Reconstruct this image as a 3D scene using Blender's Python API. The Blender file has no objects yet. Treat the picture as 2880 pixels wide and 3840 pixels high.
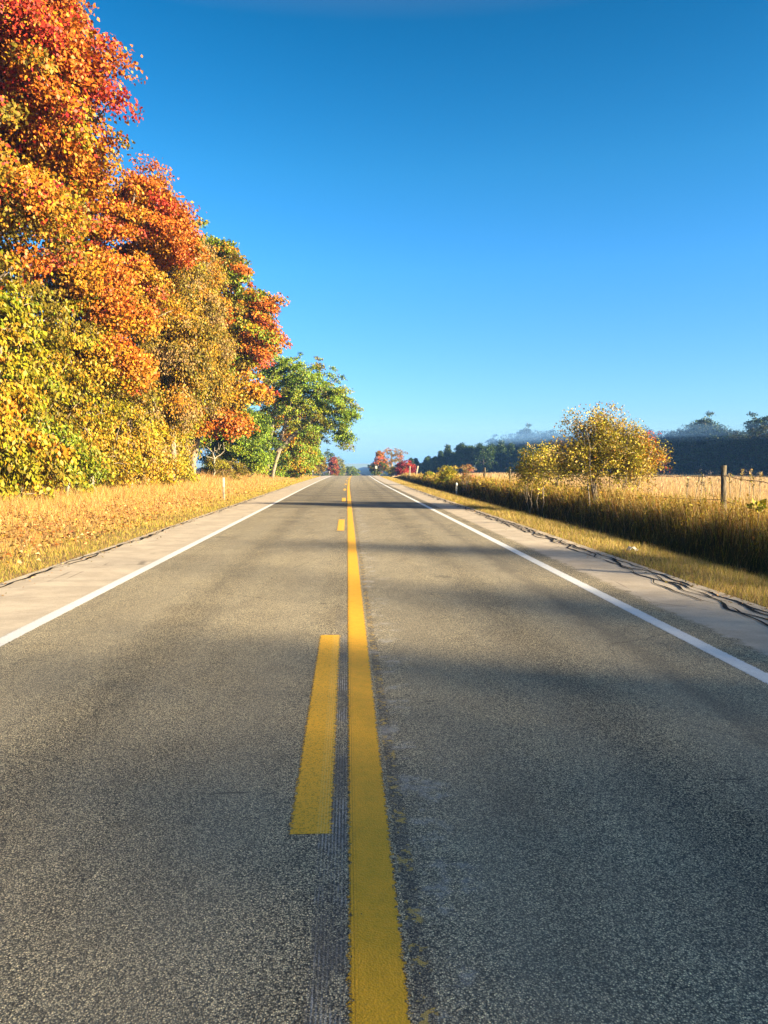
import bpy, math, random
import numpy as np
from mathutils import Vector

# ------------------------------------------------------------------ camera, sky, sun, exposure
sc = bpy.context.scene
C = sc.collection
R = math.radians
SUN_AZ, SUN_EL = 119.0, 14.0
cam = bpy.data.cameras.new("camera")
cam_o = bpy.data.objects.new("camera", cam)
C.objects.link(cam_o)
cam.sensor_fit = 'VERTICAL'
cam.sensor_height = 36.0
cam.lens = 26.0
cam.clip_start = 0.05
cam.clip_end = 6000
cam_o.location = (0, 0, 1.6)
cam_o.rotation_euler = (R(90 - 3.545), 0, R(-2.845))
sc.camera = cam_o

world = bpy.data.worlds.new("World")
sc.world = world
world.use_nodes = True
wn = world.node_tree
sky = wn.nodes.new('ShaderNodeTexSky')
sky.sky_type = 'NISHITA'
sky.sun_disc = False
sky.sun_elevation = R(SUN_EL)
sky.sun_rotation = R(SUN_AZ)
sky.air_density = 1.0
sky.dust_density = 0.3
sky.ozone_density = 2.5
hs = wn.nodes.new('ShaderNodeHueSaturation')
wsat = wn.nodes.new('ShaderNodeMapRange')        # deep azure in view; unseen overhead sky greyed to keep shaded colours neutral
wsat.inputs['From Min'].default_value = 0.5
wsat.inputs['From Max'].default_value = 0.75
wsat.inputs['To Min'].default_value = 1.42
wsat.inputs['To Max'].default_value = 0.25
wn.links.new(wsat.outputs[0], hs.inputs['Saturation'])
hs.inputs['Value'].default_value = 1.0
wn.links.new(sky.outputs[0], hs.inputs['Color'])
wg = wn.nodes.new('ShaderNodeTexCoord')
wx = wn.nodes.new('ShaderNodeSeparateXYZ')
wn.links.new(wg.outputs['Generated'], wx.inputs[0])
wr = wn.nodes.new('ShaderNodeMapRange')          # sky dims towards the zenith, strongest out of view to darken shaded ground
wr.inputs['From Min'].default_value = 0.25
wr.inputs['From Max'].default_value = 0.80
wr.inputs['To Min'].default_value = 1.0
wr.inputs['To Max'].default_value = 0.22
wn.links.new(wx.outputs[2], wsat.inputs['Value'])
wn.links.new(wx.outputs[2], wr.inputs['Value'])
wm = wn.nodes.new('ShaderNodeVectorMath')
wm.operation = 'SCALE'
wn.links.new(hs.outputs[0], wm.inputs[0])
wn.links.new(wr.outputs[0], wm.inputs['Scale'])
wc = wn.nodes.new('ShaderNodeValToRGB')           # mist tints the lowest sky blue
wc.color_ramp.elements[0].position = 0.08
wc.color_ramp.elements[0].color = (0.46, 0.62, 0.95, 1)
wc.color_ramp.elements[1].position = 0.36
wc.color_ramp.elements[1].color = (1, 1, 1, 1)
wn.links.new(wx.outputs[2], wc.inputs[0])
wt_ = wn.nodes.new('ShaderNodeVectorMath')
wt_.operation = 'MULTIPLY'
wn.links.new(wm.outputs[0], wt_.inputs[0])
wn.links.new(wc.outputs[0], wt_.inputs[1])
wn.links.new(wt_.outputs[0], wn.nodes['Background'].inputs[0])
wn.nodes['Background'].inputs[1].default_value = 0.064

sd = Vector((math.sin(R(SUN_AZ)) * math.cos(R(SUN_EL)), math.cos(R(SUN_AZ)) * math.cos(R(SUN_EL)), math.sin(R(SUN_EL))))
sun = bpy.data.lights.new("sun", 'SUN')
sun.energy = 5.0
sun.angle = R(0.9)
sun.color = (1.0, 0.83, 0.53)
sun_o = bpy.data.objects.new("sun", sun)
C.objects.link(sun_o)
sun_o.rotation_euler = (-sd).to_track_quat('-Z', 'Y').to_euler()
sun_o.location = (60, -30, 40)

sc.view_settings.view_transform = 'Standard'
sc.view_settings.look = 'None'
sc.view_settings.gamma = 1
sc.view_settings.use_curve_mapping = False
sc.view_settings.exposure = 2.3
sc.cycles.use_denoising = True
sc.cycles.max_bounces = 6
sc.cycles.diffuse_bounces = 1
sc.cycles.transmission_bounces = 3
sc.cycles.transparent_max_bounces = 8
sc.cycles.volume_bounces = 0

# ------------------------------------------------------------------ helpers
def tag(o, label, cat, group=None, kind=None):
    o['label'] = label
    o['category'] = cat
    if group: o['group'] = group
    if kind: o['kind'] = kind
    return o

def empty(name, loc=(0, 0, 0)):
    o = bpy.data.objects.new(name, None)
    o.location = loc
    o.empty_display_size = 0.3
    C.objects.link(o)
    return o

def mesh_obj(name, V, F, mat, parent=None, cols=None, smooth=False, uv=None, origin=None):
    """V (n,3), F either (m,k) array or list of such arrays"""
    V = np.asarray(V, dtype=np.float32)
    if origin is not None:
        V = V - np.asarray(origin, dtype=np.float32)
    Fs = F if isinstance(F, list) else [F]
    Fs = [np.asarray(f, dtype=np.int32) for f in Fs if len(f)]
    me = bpy.data.meshes.new(name)
    me.vertices.add(len(V))
    me.vertices.foreach_set('co', V.ravel())
    loops = np.concatenate([f.ravel() for f in Fs])
    sizes = np.concatenate([np.full(len(f), f.shape[1], dtype=np.int32) for f in Fs])
    starts = np.concatenate([[0], np.cumsum(sizes)[:-1]]).astype(np.int32)
    me.loops.add(len(loops))
    me.loops.foreach_set('vertex_index', loops)
    me.polygons.add(len(sizes))
    me.polygons.foreach_set('loop_start', starts)
    me.polygons.foreach_set('loop_total', sizes)
    if smooth:
        me.polygons.foreach_set('use_smooth', np.ones(len(sizes), dtype=bool))
    me.update(calc_edges=True)
    if cols is not None:
        a = me.attributes.new('tint', 'FLOAT_COLOR', 'FACE')
        c4 = np.ones((len(sizes), 4), dtype=np.float32)
        c4[:, :3] = cols
        a.data.foreach_set('color', c4.ravel())
    if uv is not None:
        l = me.uv_layers.new(name='UVMap')
        l.data.foreach_set('uv', np.asarray(uv, dtype=np.float32)[loops].ravel())
    if mat is not None:
        me.materials.append(mat)
    o = bpy.data.objects.new(name, me)
    C.objects.link(o)
    if parent is not None:
        o.parent = parent
    elif origin is not None:
        o.location = origin
    return o

class NT:
    """small node-expression builder"""
    def __init__(self, name):
        self.m = bpy.data.materials.new(name)
        self.m.use_nodes = True
        self.t = self.m.node_tree
        self.b = self.t.nodes['Principled BSDF']
        self.out = self.t.nodes['Material Output']
    def n(self, typ, **kw):
        x = self.t.nodes.new(typ)
        for k, v in kw.items(): setattr(x, k, v)
        return x
    def put(self, sock, v):
        if isinstance(v, (int, float)): sock.default_value = v
        elif isinstance(v, (tuple, list)): sock.default_value = tuple(v) + ((1.0,) if len(v) == 3 and sock.type == 'RGBA' else ())
        else: self.t.links.new(v, sock)
    def math(self, op, a, b=0.0, c=0.0, clamp=False):
        x = self.n('ShaderNodeMath', operation=op, use_clamp=clamp)
        self.put(x.inputs[0], a); self.put(x.inputs[1], b)
        if op in ('MULTIPLY_ADD', 'COMPARE', 'SMOOTH_MIN'): self.put(x.inputs[2], c)
        return x.outputs[0]
    def step(self, v, lo, hi):
        x = self.n('ShaderNodeMapRange', interpolation_type='SMOOTHSTEP')
        self.put(x.inputs['Value'], v); self.put(x.inputs['From Min'], lo); self.put(x.inputs['From Max'], hi)
        return x.outputs[0]
    def noise(self, vec, scale, detail=3.0, rough=0.55, color=False):
        x = self.n('ShaderNodeTexNoise')
        self.put(x.inputs['Vector'], vec); self.put(x.inputs['Scale'], scale)
        self.put(x.inputs['Detail'], detail); self.put(x.inputs['Roughness'], rough)
        return x.outputs['Color' if color else 'Fac']
    def voro(self, vec, scale, feature='F1'):
        x = self.n('ShaderNodeTexVoronoi', feature=feature)
        self.put(x.inputs['Vector'], vec); self.put(x.inputs['Scale'], scale)
        return x
    def mix(self, f, a, b, mode='MIX'):
        x = self.n('ShaderNodeMix', data_type='RGBA', blend_type=mode)
        self.put(x.inputs[0], f); self.put(x.inputs[6], a); self.put(x.inputs[7], b)
        return x.outputs[2]
    def ramp(self, f, stops, interp='LINEAR'):
        x = self.n('ShaderNodeValToRGB')
        e = x.color_ramp.elements
        x.color_ramp.interpolation = interp
        while len(e) < len(stops): e.new(0.5)
        for k, (p, c) in enumerate(stops):
            e[k].position = p; e[k].color = tuple(c) + (1.0,)
        self.put(x.inputs[0], f)
        return x.outputs[0]
    def xyz(self, vec):
        x = self.n('ShaderNodeSeparateXYZ'); self.put(x.inputs[0], vec)
        return x.outputs
    def scale(self, vec, s):
        x = self.n('ShaderNodeMapping'); self.put(x.inputs[0], vec)
        x.inputs['Scale'].default_value = s
        return x.outputs[0]
    def obj(self): return self.n('ShaderNodeTexCoord').outputs['Object']
    def uv(self): return self.n('ShaderNodeUVMap').outputs[0]
    def bump(self, h, strength, dist):
        x = self.n('ShaderNodeBump')
        self.put(x.inputs['Height'], h); x.inputs['Strength'].default_value = strength; x.inputs['Distance'].default_value = dist
        self.t.links.new(x.outputs[0], self.b.inputs['Normal'])
    def base(self, col, rough=0.8, spec=0.3):
        self.put(self.b.inputs['Base Color'], col); self.put(self.b.inputs['Roughness'], rough)
        self.b.inputs['Specular IOR Level'].default_value = spec

def foliage_mat(name, trans=0.35, rough=0.5, spec=0.25):
    k = NT(name)
    a = k.n('ShaderNodeAttribute', attribute_name='tint')
    col = a.outputs['Color']
    k.base(col, rough, spec)
    tr = k.n('ShaderNodeBsdfTranslucent')
    k.put(tr.inputs[0], col)
    mx = k.n('ShaderNodeMixShader')
    mx.inputs[0].default_value = trans
    k.t.links.new(k.b.outputs[0], mx.inputs[1]); k.t.links.new(tr.outputs[0], mx.inputs[2])
    k.t.links.new(mx.outputs[0], k.out.inputs[0])
    return k.m

M_LEAF = foliage_mat("leaf", 0.22)
M_GRASS = foliage_mat("grass_blade", 0.3, 0.7, 0.15)
M_FALLEN = foliage_mat("fallen_leaf", 0.1, 0.7, 0.2)

def bark_mat(name, c1, c2):
    k = NT(name)
    p = k.obj()
    n = k.noise(k.scale(p, (9, 9, 2.0)), 2.0, 4.0, 0.65)
    k.base(k.ramp(n, [(0.3, c1), (0.7, c2)]), 0.9, 0.15)
    k.bump(n, 0.6, 0.03)
    return k.m
M_BARK = bark_mat("grey_bark", (0.09, 0.07, 0.05), (0.34, 0.27, 0.2))
M_DARKBARK = bark_mat("dark_bark", (0.035, 0.028, 0.022), (0.13, 0.1, 0.075))
M_OLDPOST = bark_mat("dark_weathered_wood", (0.02, 0.016, 0.012), (0.20, 0.16, 0.11))
M_POST = bark_mat("weathered_wood", (0.10, 0.085, 0.065), (0.42, 0.36, 0.27))

# ------------------------------------------------------------------ terrain
def xoff(y):
    y = np.asarray(y, dtype=float)
    return 0.9 * (np.clip(y - 50, 0, None) / 90.0) ** 2

def sstep(a, b, x):
    t = np.clip((np.asarray(x, dtype=float) - a) / (b - a), 0, 1)
    return t * t * (3 - 2 * t)

def zroad(y):
    y = np.asarray(y, dtype=float)
    k = 2.06e-4
    q = np.clip(y, 110, 231) - 110
    z = -k * q * q
    z = z - 0.05 * np.clip(y - 231, 0, 70)
    return z

_px = np.array([-60, -16, -11, -8, -6, -4.75, -4.6, 4.6, 4.75, 5.6, 6.5, 7.3, 8.0, 9.2, 10.0, 14, 30, 60, 120, 300])
_pz = np.array([0.4, 0.38, 0.28, 0.10, -0.05, -0.02, -0.06, -0.06, -0.03, -0.09, -0.24, -0.55, -0.62, -0.08, -0.04, -0.1, -0.25, -0.5, -0.85, -0.9])

def ground(x, y):
    x = np.asarray(x, dtype=float); y = np.asarray(y, dtype=float)
    xr = x - xoff(np.clip(y, None, 300))
    c = np.interp(xr, _px, _pz)
    w = 1 - sstep(11, 34, xr) * 1.0
    w = w * (1 - 0.6 * sstep(-14, -60, xr))
    return c + zroad(y) * w

def grid_axis(parts):
    out = []
    for a, b, s in parts:
        out.append(np.arange(a, b, s))
    return np.concatenate(out + [[parts[-1][1]]])

def gnoise(x, y, s=1.0, seed=0.0):
    """cheap smooth pseudo noise in 0..1"""
    v = (np.sin(x * 1.7 * s + seed) + np.sin(y * 1.3 * s + seed * 2.1 + 1.3) + np.sin((x + y) * 0.9 * s + seed * 0.7)
         + np.sin((x * 0.6 - y * 1.9) * s + 2.0 + seed))
    return 0.5 + v / 8.0

gx = grid_axis([(-1500, -200, 130), (-200, -40, 16), (-40, -16, 3), (-16, -4.9, 0.6), (-4.9, -4.5, 0.1), (-4.5, 4.5, 3),
                (4.5, 4.9, 0.1), (4.9, 12, 0.45), (12, 40, 3.5), (40, 200, 16), (200, 1500, 130)])
gy = grid_axis([(-300, -40, 40), (-40, 0, 5), (0, 60, 1.2), (60, 160, 4), (160, 320, 10), (320, 1800, 148)])
GX, GY = np.meshgrid(gx, gy)
GXX = GX + xoff(np.clip(GY, None, 300))
GZ = ground(GXX, GY) + (gnoise(GX, GY, 0.8) - 0.5) * 0.09 * (np.abs(GX) > 5.2)
Vg = np.stack([GXX, GY, GZ], -1).reshape(-1, 3)
def grid_faces(ny, nx):
    i = np.arange(ny - 1)[:, None] * nx + np.arange(nx - 1)[None, :]
    i = i.ravel()
    return np.stack([i, i + 1, i + nx + 1, i + nx], -1)
k = NT("dry_earth")
u = k.uv(); ux = k.xyz(u)[0]
n1 = k.noise(u, 1.2, 5.0, 0.65); n2 = k.noise(u, 18.0, 3.0, 0.7)
left = k.ramp(n1, [(0.3, (0.22, 0.13, 0.05)), (0.5, (0.33, 0.21, 0.09)), (0.7, (0.24, 0.17, 0.04))])
near_r = k.ramp(n1, [(0.3, (0.09, 0.06, 0.025)), (0.7, (0.19, 0.13, 0.05))])
field = k.ramp(n1, [(0.3, (0.30, 0.19, 0.09)), (0.7, (0.42, 0.29, 0.15))])
c = k.mix(k.step(ux, 0.0, 2.0), left, near_r)
c = k.mix(k.step(ux, 9.5, 12.0), c, field)
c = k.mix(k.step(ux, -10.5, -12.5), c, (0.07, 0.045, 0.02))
c = k.mix(k.ramp(n2, [(0.3, (0, 0, 0)), (0.7, (0.55, 0.55, 0.55))]), c, k.mix(0.55, c, (0.03, 0.02, 0.01)))
k.base(c, 0.95, 0.1)
k.bump(n2, 0.5, 0.05)
g = mesh_obj("ground", Vg, grid_faces(len(gy), len(gx)), k.m, smooth=True, uv=np.stack([GX, GY], -1).reshape(-1, 2))
tag(g, "dry straw coloured ground on both sides of the road out to the far field", "ground", kind="structure")

# ------------------------------------------------------------------ road
ry = grid_axis([(-40, 100, 5), (100, 300, 4)])
rx = np.array([-4.75, -4.4, -3.3, -2, -1, 0, 1, 2, 3.3, 4.4, 4.75])
RX, RY = np.meshgrid(rx, ry)
jit = (gnoise(RY * 2.1, RY * 0.7, 1.0) - 0.5) * 0.1
edge = np.abs(RX) > 4.7
Vr = np.stack([RX + xoff(RY) + jit * edge, RY, zroad(RY)], -1).reshape(-1, 3)
k = NT("worn_asphalt")
u = k.uv(); o3 = k.xyz(u); U, Vv = o3[0], o3[1]
cell = k.voro(u, 165.0)
cr = k.xyz(cell.outputs['Color'])
big = k.noise(u, 0.55, 4.0, 0.6)
mid = k.noise(k.scale(u, (1.0, 0.35, 1.0)), 3.0, 5.0, 0.7)
fine = k.noise(u, 60.0, 2.0, 0.6)
# aggregate
agg = k.ramp(cr[0], [(0.0, (0.035, 0.033, 0.033)), (0.3, (0.18, 0.157, 0.12)), (0.62, (0.40, 0.345, 0.25)), (0.92, (0.58, 0.49, 0.35)), (1.0, (0.85, 0.74, 0.5))])
agg = k.mix(1.0, agg, k.ramp(cell.outputs['Distance'], [(0.15, (2.2, 2.06, 1.74)), (0.65, (0.42, 0.42, 0.43))]), 'MULTIPLY')
tone = k.ramp(k.math('ADD', k.math('MULTIPLY', big, 0.5), k.math('MULTIPLY', mid, 0.5)), [(0.32, (0.62, 0.6, 0.6)), (0.5, (1, 1, 1)), (0.68, (1.28, 1.26, 1.2))])
lane = k.mix(1.0, agg, tone, 'MULTIPLY')
# darker strip by the right edge line and lengthwise seams
wob = k.math('MULTIPLY', k.math('SUBTRACT', k.noise(k.scale(u, (1, 0.6, 1)), 2.2, 5.0, 0.7), 0.5), 0.7)
Uw = k.math('ADD', U, wob)
seam = k.math('MULTIPLY', k.step(Uw, 2.30, 2.5), k.math('SUBTRACT', 1.0, k.step(Uw, 2.5, 2.75)))
lane = k.mix(k.math('MULTIPLY', seam, 0.45), lane, (0.045, 0.04, 0.037))
trk = k.math('SINE', k.math('MULTIPLY', U, 3.7))
lane = k.mix(k.math('MULTIPLY', k.math('MULTIPLY', trk, trk), 0.2), lane, (0.36, 0.32, 0.25))
# short crossways cracks and scuffs
scf = k.noise(k.scale(u, (0.8, 5.5, 1.0)), 1.6, 5.0, 0.62)
scm = k.step(scf, 0.67, 0.71)
lane = k.mix(k.math('MULTIPLY', scm, 0.75), lane, (0.035, 0.03, 0.03))
wt = k.math('ABSOLUTE', k.math('SUBTRACT', k.math('ABSOLUTE', k.math('SUBTRACT', k.math('ABSOLUTE', Uw), 1.6)), 0.85))
lane = k.mix(k.math('MULTIPLY', k.math('SUBTRACT', 1.0, k.step(wt, 0.1, 0.42)), 0.28), lane, (0.33, 0.285, 0.215))
dl = k.math('ABSOLUTE', k.math('SUBTRACT', k.math('ABSOLUTE', Uw), 1.62))
lane = k.mix(k.math('MULTIPLY', k.math('SUBTRACT', 1.0, k.step(dl, 0.05, 0.4)), k.math('MULTIPLY', k.step(mid, 0.4, 0.6), 0.4)), lane, (0.07, 0.065, 0.06))
cv = k.voro(k.mix(0.12, u, k.noise(u, 2.5, 4.0, 0.6, color=True)), 0.42, 'DISTANCE_TO_EDGE')
cm = k.math('MULTIPLY', k.math('SUBTRACT', 1.0, k.step(k.math('ADD', cv.outputs['Distance'], k.math('MULTIPLY', k.math('SUBTRACT', fine, 0.5), 0.008)), 0.001, 0.0035)), k.step(big, 0.47, 0.56))
lane = k.mix(k.math("MULTIPLY", cm, 0.35), lane, (0.03, 0.028, 0.027))
st = k.voro(u, 0.55)
sm = k.math('SUBTRACT', 1.0, k.step(k.math('ADD', st.outputs['Distance'], k.math('MULTIPLY', k.math('SUBTRACT', k.noise(u, 8.0, 4.0), 0.5), 0.12)), 0.03, 0.10))
lane = k.mix(k.math('MULTIPLY', sm, 0.45), lane, (0.04, 0.036, 0.034))
# darker asphalt patch with a square front edge; crossways streaks paint in shadow bands
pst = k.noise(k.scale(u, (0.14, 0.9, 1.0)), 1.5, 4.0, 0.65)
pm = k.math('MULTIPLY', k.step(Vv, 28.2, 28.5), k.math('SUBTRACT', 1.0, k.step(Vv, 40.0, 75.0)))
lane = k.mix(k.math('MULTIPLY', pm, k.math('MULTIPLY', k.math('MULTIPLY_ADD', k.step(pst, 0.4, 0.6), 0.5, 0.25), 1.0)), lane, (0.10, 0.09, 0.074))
# milled rumble groove left of the yellow line
Ug = k.math('ADD', U, k.math('MULTIPLY', k.math('SUBTRACT', k.noise(u, 9.0, 4.0, 0.7), 0.5), 0.05))
gro = k.math('MULTIPLY', k.step(Ug, -0.135, -0.115), k.math('SUBTRACT', 1.0, k.step(Ug, -0.015, 0.0)))
strp = k.math('SINE', k.math('MULTIPLY', U, 440.0))
strp = k.math('ADD', strp, k.math('MULTIPLY', k.math('SUBTRACT', k.noise(k.scale(u, (1.0, 0.4, 1.0)), 60.0, 4.0, 0.75), 0.5), 7.0))
gfl = k.step(k.noise(k.scale(u, (2.0, 1.0, 1)), 2.3, 3.0, 0.6), 0.42, 0.58)
gcol = k.mix(k.math('MULTIPLY', k.step(strp, -0.2, 0.9), k.math('ADD', k.math('MULTIPLY', gfl, 0.75), 0.2)), (0.10, 0.092, 0.088), (0.52, 0.48, 0.46))
gvis = k.math('SUBTRACT', 1.0, k.step(Vv, 6.0, 9.0))
lane = k.mix(k.math('MULTIPLY', k.math('MULTIPLY', gro, gvis), k.math('MULTIPLY_ADD', k.step(k.noise(k.scale(u, (1.0, 0.5, 1.0)), 4.0, 4.0, 0.7), 0.38, 0.6), 0.6, 0.2)), lane, gcol)
# ghost of an older yellow line, broken in regular blots, and pale worn band to its right
gh = k.math('MULTIPLY', k.step(U, 0.195, 0.205), k.math('SUBTRACT', 1.0, k.step(U, 0.25, 0.27)))
blot = k.math('ADD', k.math('MULTIPLY', k.math('SINE', k.math('ADD', k.math('MULTIPLY', Vv, 20.0), k.math('MULTIPLY', big, 22.0))), 0.06), k.noise(u, 26.0, 4.0, 0.7))
lane = k.mix(k.math('MULTIPLY', gh, 0.45), lane, (0.07, 0.06, 0.06))
lane = k.mix(k.math('MULTIPLY', gh, k.math('MULTIPLY', k.step(blot, 0.55, 0.60), 0.85)), lane, (0.62, 0.40, 0.10))
wb = k.math('MULTIPLY', k.step(Uw, 0.18, 0.3), k.math('SUBTRACT', 1.0, k.step(Uw, 0.35, 0.6)))
wbn = k.step(k.noise(u, 3.2, 6.0, 0.75), 0.5, 0.62)
lane = k.mix(k.math('MULTIPLY', k.math('MULTIPLY', wb, wbn), 0.5), lane, (0.5, 0.46, 0.43))
# shoulders: pale concrete-like chip seal
sh = k.mix(k.step(k.noise(u, 1.7, 5.0, 0.65), 0.35, 0.7), (0.46, 0.38, 0.30), (0.60, 0.505, 0.40))
sh = k.mix(k.math('MULTIPLY', k.step(cr[1], 0.55, 1.0), 0.35), sh, (0.22, 0.19, 0.16))
stk = k.noise(k.scale(u, (0.5, 4.0, 1.0)), 1.3, 4.0, 0.6)
sh = k.mix(k.math('MULTIPLY', k.step(stk, 0.5, 0.75), 0.35), sh, (0.25, 0.215, 0.19))
hc = k.voro(k.scale(u, (1.0, 0.55, 1.0)), 0.9, 'DISTANCE_TO_EDGE')
hmask = k.math('MULTIPLY', k.math('SUBTRACT', 1.0, k.step(k.math('ADD', hc.outputs['Distance'], k.math('MULTIPLY', fine, 0.02)), 0.012, 0.022)), k.step(big, 0.5, 0.6))
sh = k.mix(k.math('MULTIPLY', hmask, 0.6), sh, (0.08, 0.07, 0.065))
lb = k.step(k.math('MULTIPLY', U, -1.0), 3.12, 3.16)
Uw2 = k.math('ADD', U, k.math('MULTIPLY', k.math('SUBTRACT', k.noise(u, 6.0, 5.0, 0.75), 0.5), 0.5))
rb = k.step(Uw2, 3.5, 3.62)
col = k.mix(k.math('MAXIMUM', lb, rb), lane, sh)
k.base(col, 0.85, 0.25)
hgt = k.math('ADD', cell.outputs['Distance'], k.math('MULTIPLY', fine, 0.4))
k.bump(hgt, 0.55, 0.006)
M_ROAD = k.m
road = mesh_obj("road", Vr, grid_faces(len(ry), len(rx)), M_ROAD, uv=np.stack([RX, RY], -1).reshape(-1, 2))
tag(road, "long straight two-lane asphalt road with pale paved shoulders running to the crest", "road", kind="structure")

def paint_mat(name, c1, c2, w, wear, rag, groove=None):
    """w: paint width; UV u runs 0..w across (sheet a little wider), v along in metres"""
    k = NT(name)
    u = k.uv(); o3 = k.xyz(u); U, Vv = o3[0], o3[1]
    n = k.noise(u, 9.0, 4.0, 0.7); f = k.noise(u, 70.0, 3.0, 0.7)
    col = k.mix(k.step(n, 0.3, 0.7), c1, c2)
    sp = k.voro(u, 140.0); spc = k.xyz(sp.outputs['Color'])
    spots = k.math('MULTIPLY', k.step(spc[0], 0.62, 0.9), groove if groove else 0.25)
    dirty = tuple(x * 0.42 for x in c1)
    col = k.mix(spots, col, dirty)
    if groove:
        stv = k.math('ADD', k.math('SINE', k.math('MULTIPLY', U, 480.0)), k.math('MULTIPLY', k.math('SUBTRACT', f, 0.5), 3.0))
        side = k.step(U, w * 0.62, w * 0.72)
        col = k.mix(k.math('MULTIPLY', k.math('MULTIPLY', k.step(stv, 0.0, 0.9), side), 0.35), col, (0.95, 0.72, 0.25))
    else:
        lf = k.math('SUBTRACT', 1.0, k.step(U, 0.018, 0.034))
        stv = k.math('ADD', k.math('SINE', k.math('MULTIPLY', U, 520.0)), k.math('MULTIPLY', k.math('SUBTRACT', f, 0.5), 4.0))
        col = k.mix(k.math('MULTIPLY', k.math('MULTIPLY', k.step(stv, 0.0, 0.9), lf), 0.6), col, dirty)
    smear = k.step(k.noise(k.scale(u, (2.0, 0.5, 1)), 5.0, 5.0, 0.7), 0.56, 0.74)
    col = k.mix(k.math('MULTIPLY', smear, 0.28), col, dirty)
    k.base(col, 0.65, 0.35)
    k.bump(k.math('ADD', k.math('MULTIPLY', sp.outputs['Distance'], 1.0), k.math('MULTIPLY', f, 0.6)), 0.4, 0.004)
    r1 = k.math('MULTIPLY', k.math('SUBTRACT', k.noise(u, 34.0, 6.0, 0.85), 0.5), rag)
    ed = k.math('MINIMUM', U, k.math('SUBTRACT', w, U))
    ed = k.math('ADD', ed, r1)
    m1 = k.step(ed, -0.001, 0.002)
    holes = k.math('SUBTRACT', 1.0, k.step(k.math('ADD', k.noise(u, 17.0, 5.0, 0.75), k.math('MULTIPLY', spc[1], 0.05)), wear, wear + 0.02))
    k.t.links.new(k.math('MULTIPLY', m1, holes), k.b.inputs['Alpha'])
    return k.m

def marking(name, x0, w, y0, y1, mat, pad=0.03, dz=0.0022, step=1.0):
    n = max(2, int((y1 - y0) / step) + 1)
    ys = np.linspace(y0, y1, n)
    us = np.array([-pad, w + pad])
    UU, YY = np.meshgrid(us, ys)
    V = np.stack([x0 + UU + xoff(YY), YY, zroad(YY) + dz], -1).reshape(-1, 3)
    return mesh_obj(name, V, grid_faces(n, 2), mat, parent=road, uv=np.stack([UU, YY], -1).reshape(-1, 2))

YEL = (0.94, 0.47, 0.02)
M_YEL = paint_mat("yellow_paint", YEL, (0.80, 0.42, 0.014), 0.172, 0.70, 0.11)
M_DASH = paint_mat("yellow_dash_paint", (0.94, 0.48, 0.02), (0.94, 0.50, 0.03), 0.178, 0.72, 0.14, groove=0.6)
M_WHITE = paint_mat("white_paint", (0.80, 0.79, 0.78), (0.72, 0.71, 0.72), 0.16, 0.72, 0.10)
marking("yellow_centre_line", 0.004, 0.172, -30, 290, M_YEL)
for i in range(-1, 16):
    s = 3.14 + 15.24 * i
    marking("yellow_dash", -0.255, 0.178, s, s + 3.81, M_DASH, step=0.6)
marking("white_edge_line", -3.24, 0.16, -30, 290, M_WHITE)
marking("white_edge_line", 3.08, 0.16, -30, 290, M_WHITE)

# black crack sealant: wavy ribbons braided along the shoulder edges
k = NT("tar_sealant"); k.base((0.012, 0.012, 0.014), 0.9, 0.1); M_TAR = k.m
def ribbons(name, curves, mat, parent, dz=0.005):
    VV, FF = [], []; off = 0
    for P, wd in curves:
        P = np.asarray(P); T = np.gradient(P, axis=0); T /= np.linalg.norm(T, axis=1)[:, None] + 1e-9
        Nn = np.stack([-T[:, 1], T[:, 0]], -1)
        L = P + Nn * wd[:, None] / 2; Rr = P - Nn * wd[:, None] / 2
        pts = np.stack([L, Rr], 1).reshape(-1, 2)
        z = zroad(pts[:, 1]) + dz
        VV.append(np.column_stack([pts, z]))
        n = len(P); i = np.arange(n - 1) * 2
        FF.append(np.stack([i, i + 1, i + 3, i + 2], -1) + off); off += 2 * n
        dz += 0.0008
    return mesh_obj(name, np.concatenate(VV), np.concatenate(FF), mat, parent=parent)
rng = np.random.default_rng(3)
def wavy(x, y0, y1, amp, wl, ph, w, seed):
    r = np.random.default_rng(seed)
    y = np.arange(y0, y1, 0.06)
    x_ = x + amp * np.sin(2 * np.pi * y / wl + ph) + 0.35 * amp * np.sin(2 * np.pi * y / (wl * 0.43) + ph * 2 + seed) + 0.02 * np.sin(y * 9 + seed)
    wd = w * (0.75 + 0.35 * np.sin(y * 3.1 + seed) + 0.2 * np.sin(y * 7.7 + seed))
    return np.column_stack([x_ + xoff(y), y]), wd
cs = [wavy(4.58, 5, 60, 0.03, 9.0, 0.3, 0.045, 1), wavy(4.40, 6, 24, 0.10, 2.9, 0.2, 0.042, 2), wavy(4.44, 6, 42, 0.09, 2.9, 3.3, 0.036, 3),
      wavy(4.24, 6.2, 11, 0.07, 2.6, 1.2, 0.03, 4), wavy(4.50, 14, 60, 0.07, 2.3, 2.2, 0.035, 5), wavy(4.42, 17, 48, 0.11, 2.1, 0.6, 0.03, 6)]
ribbons("tar_sealant", cs, M_TAR, road)
cs = [wavy(-4.60, 8, 60, 0.03, 8.0, 1.3, 0.045, 11), wavy(-4.55, 9, 22, 0.05, 4.2, 1.0, 0.04, 12), wavy(-4.42, 13, 17.6, 0.14, 9.5, 0.9, 0.04, 13), wavy(-4.52, 24, 40, 0.05, 3.2, 0.4, 0.03, 14)]
ribbons("tar_sealant", cs, M_TAR, road)

# ------------------------------------------------------------------ foliage builders
def unit(v): return v / (np.linalg.norm(v, axis=-1, keepdims=True) + 1e-9)

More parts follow.
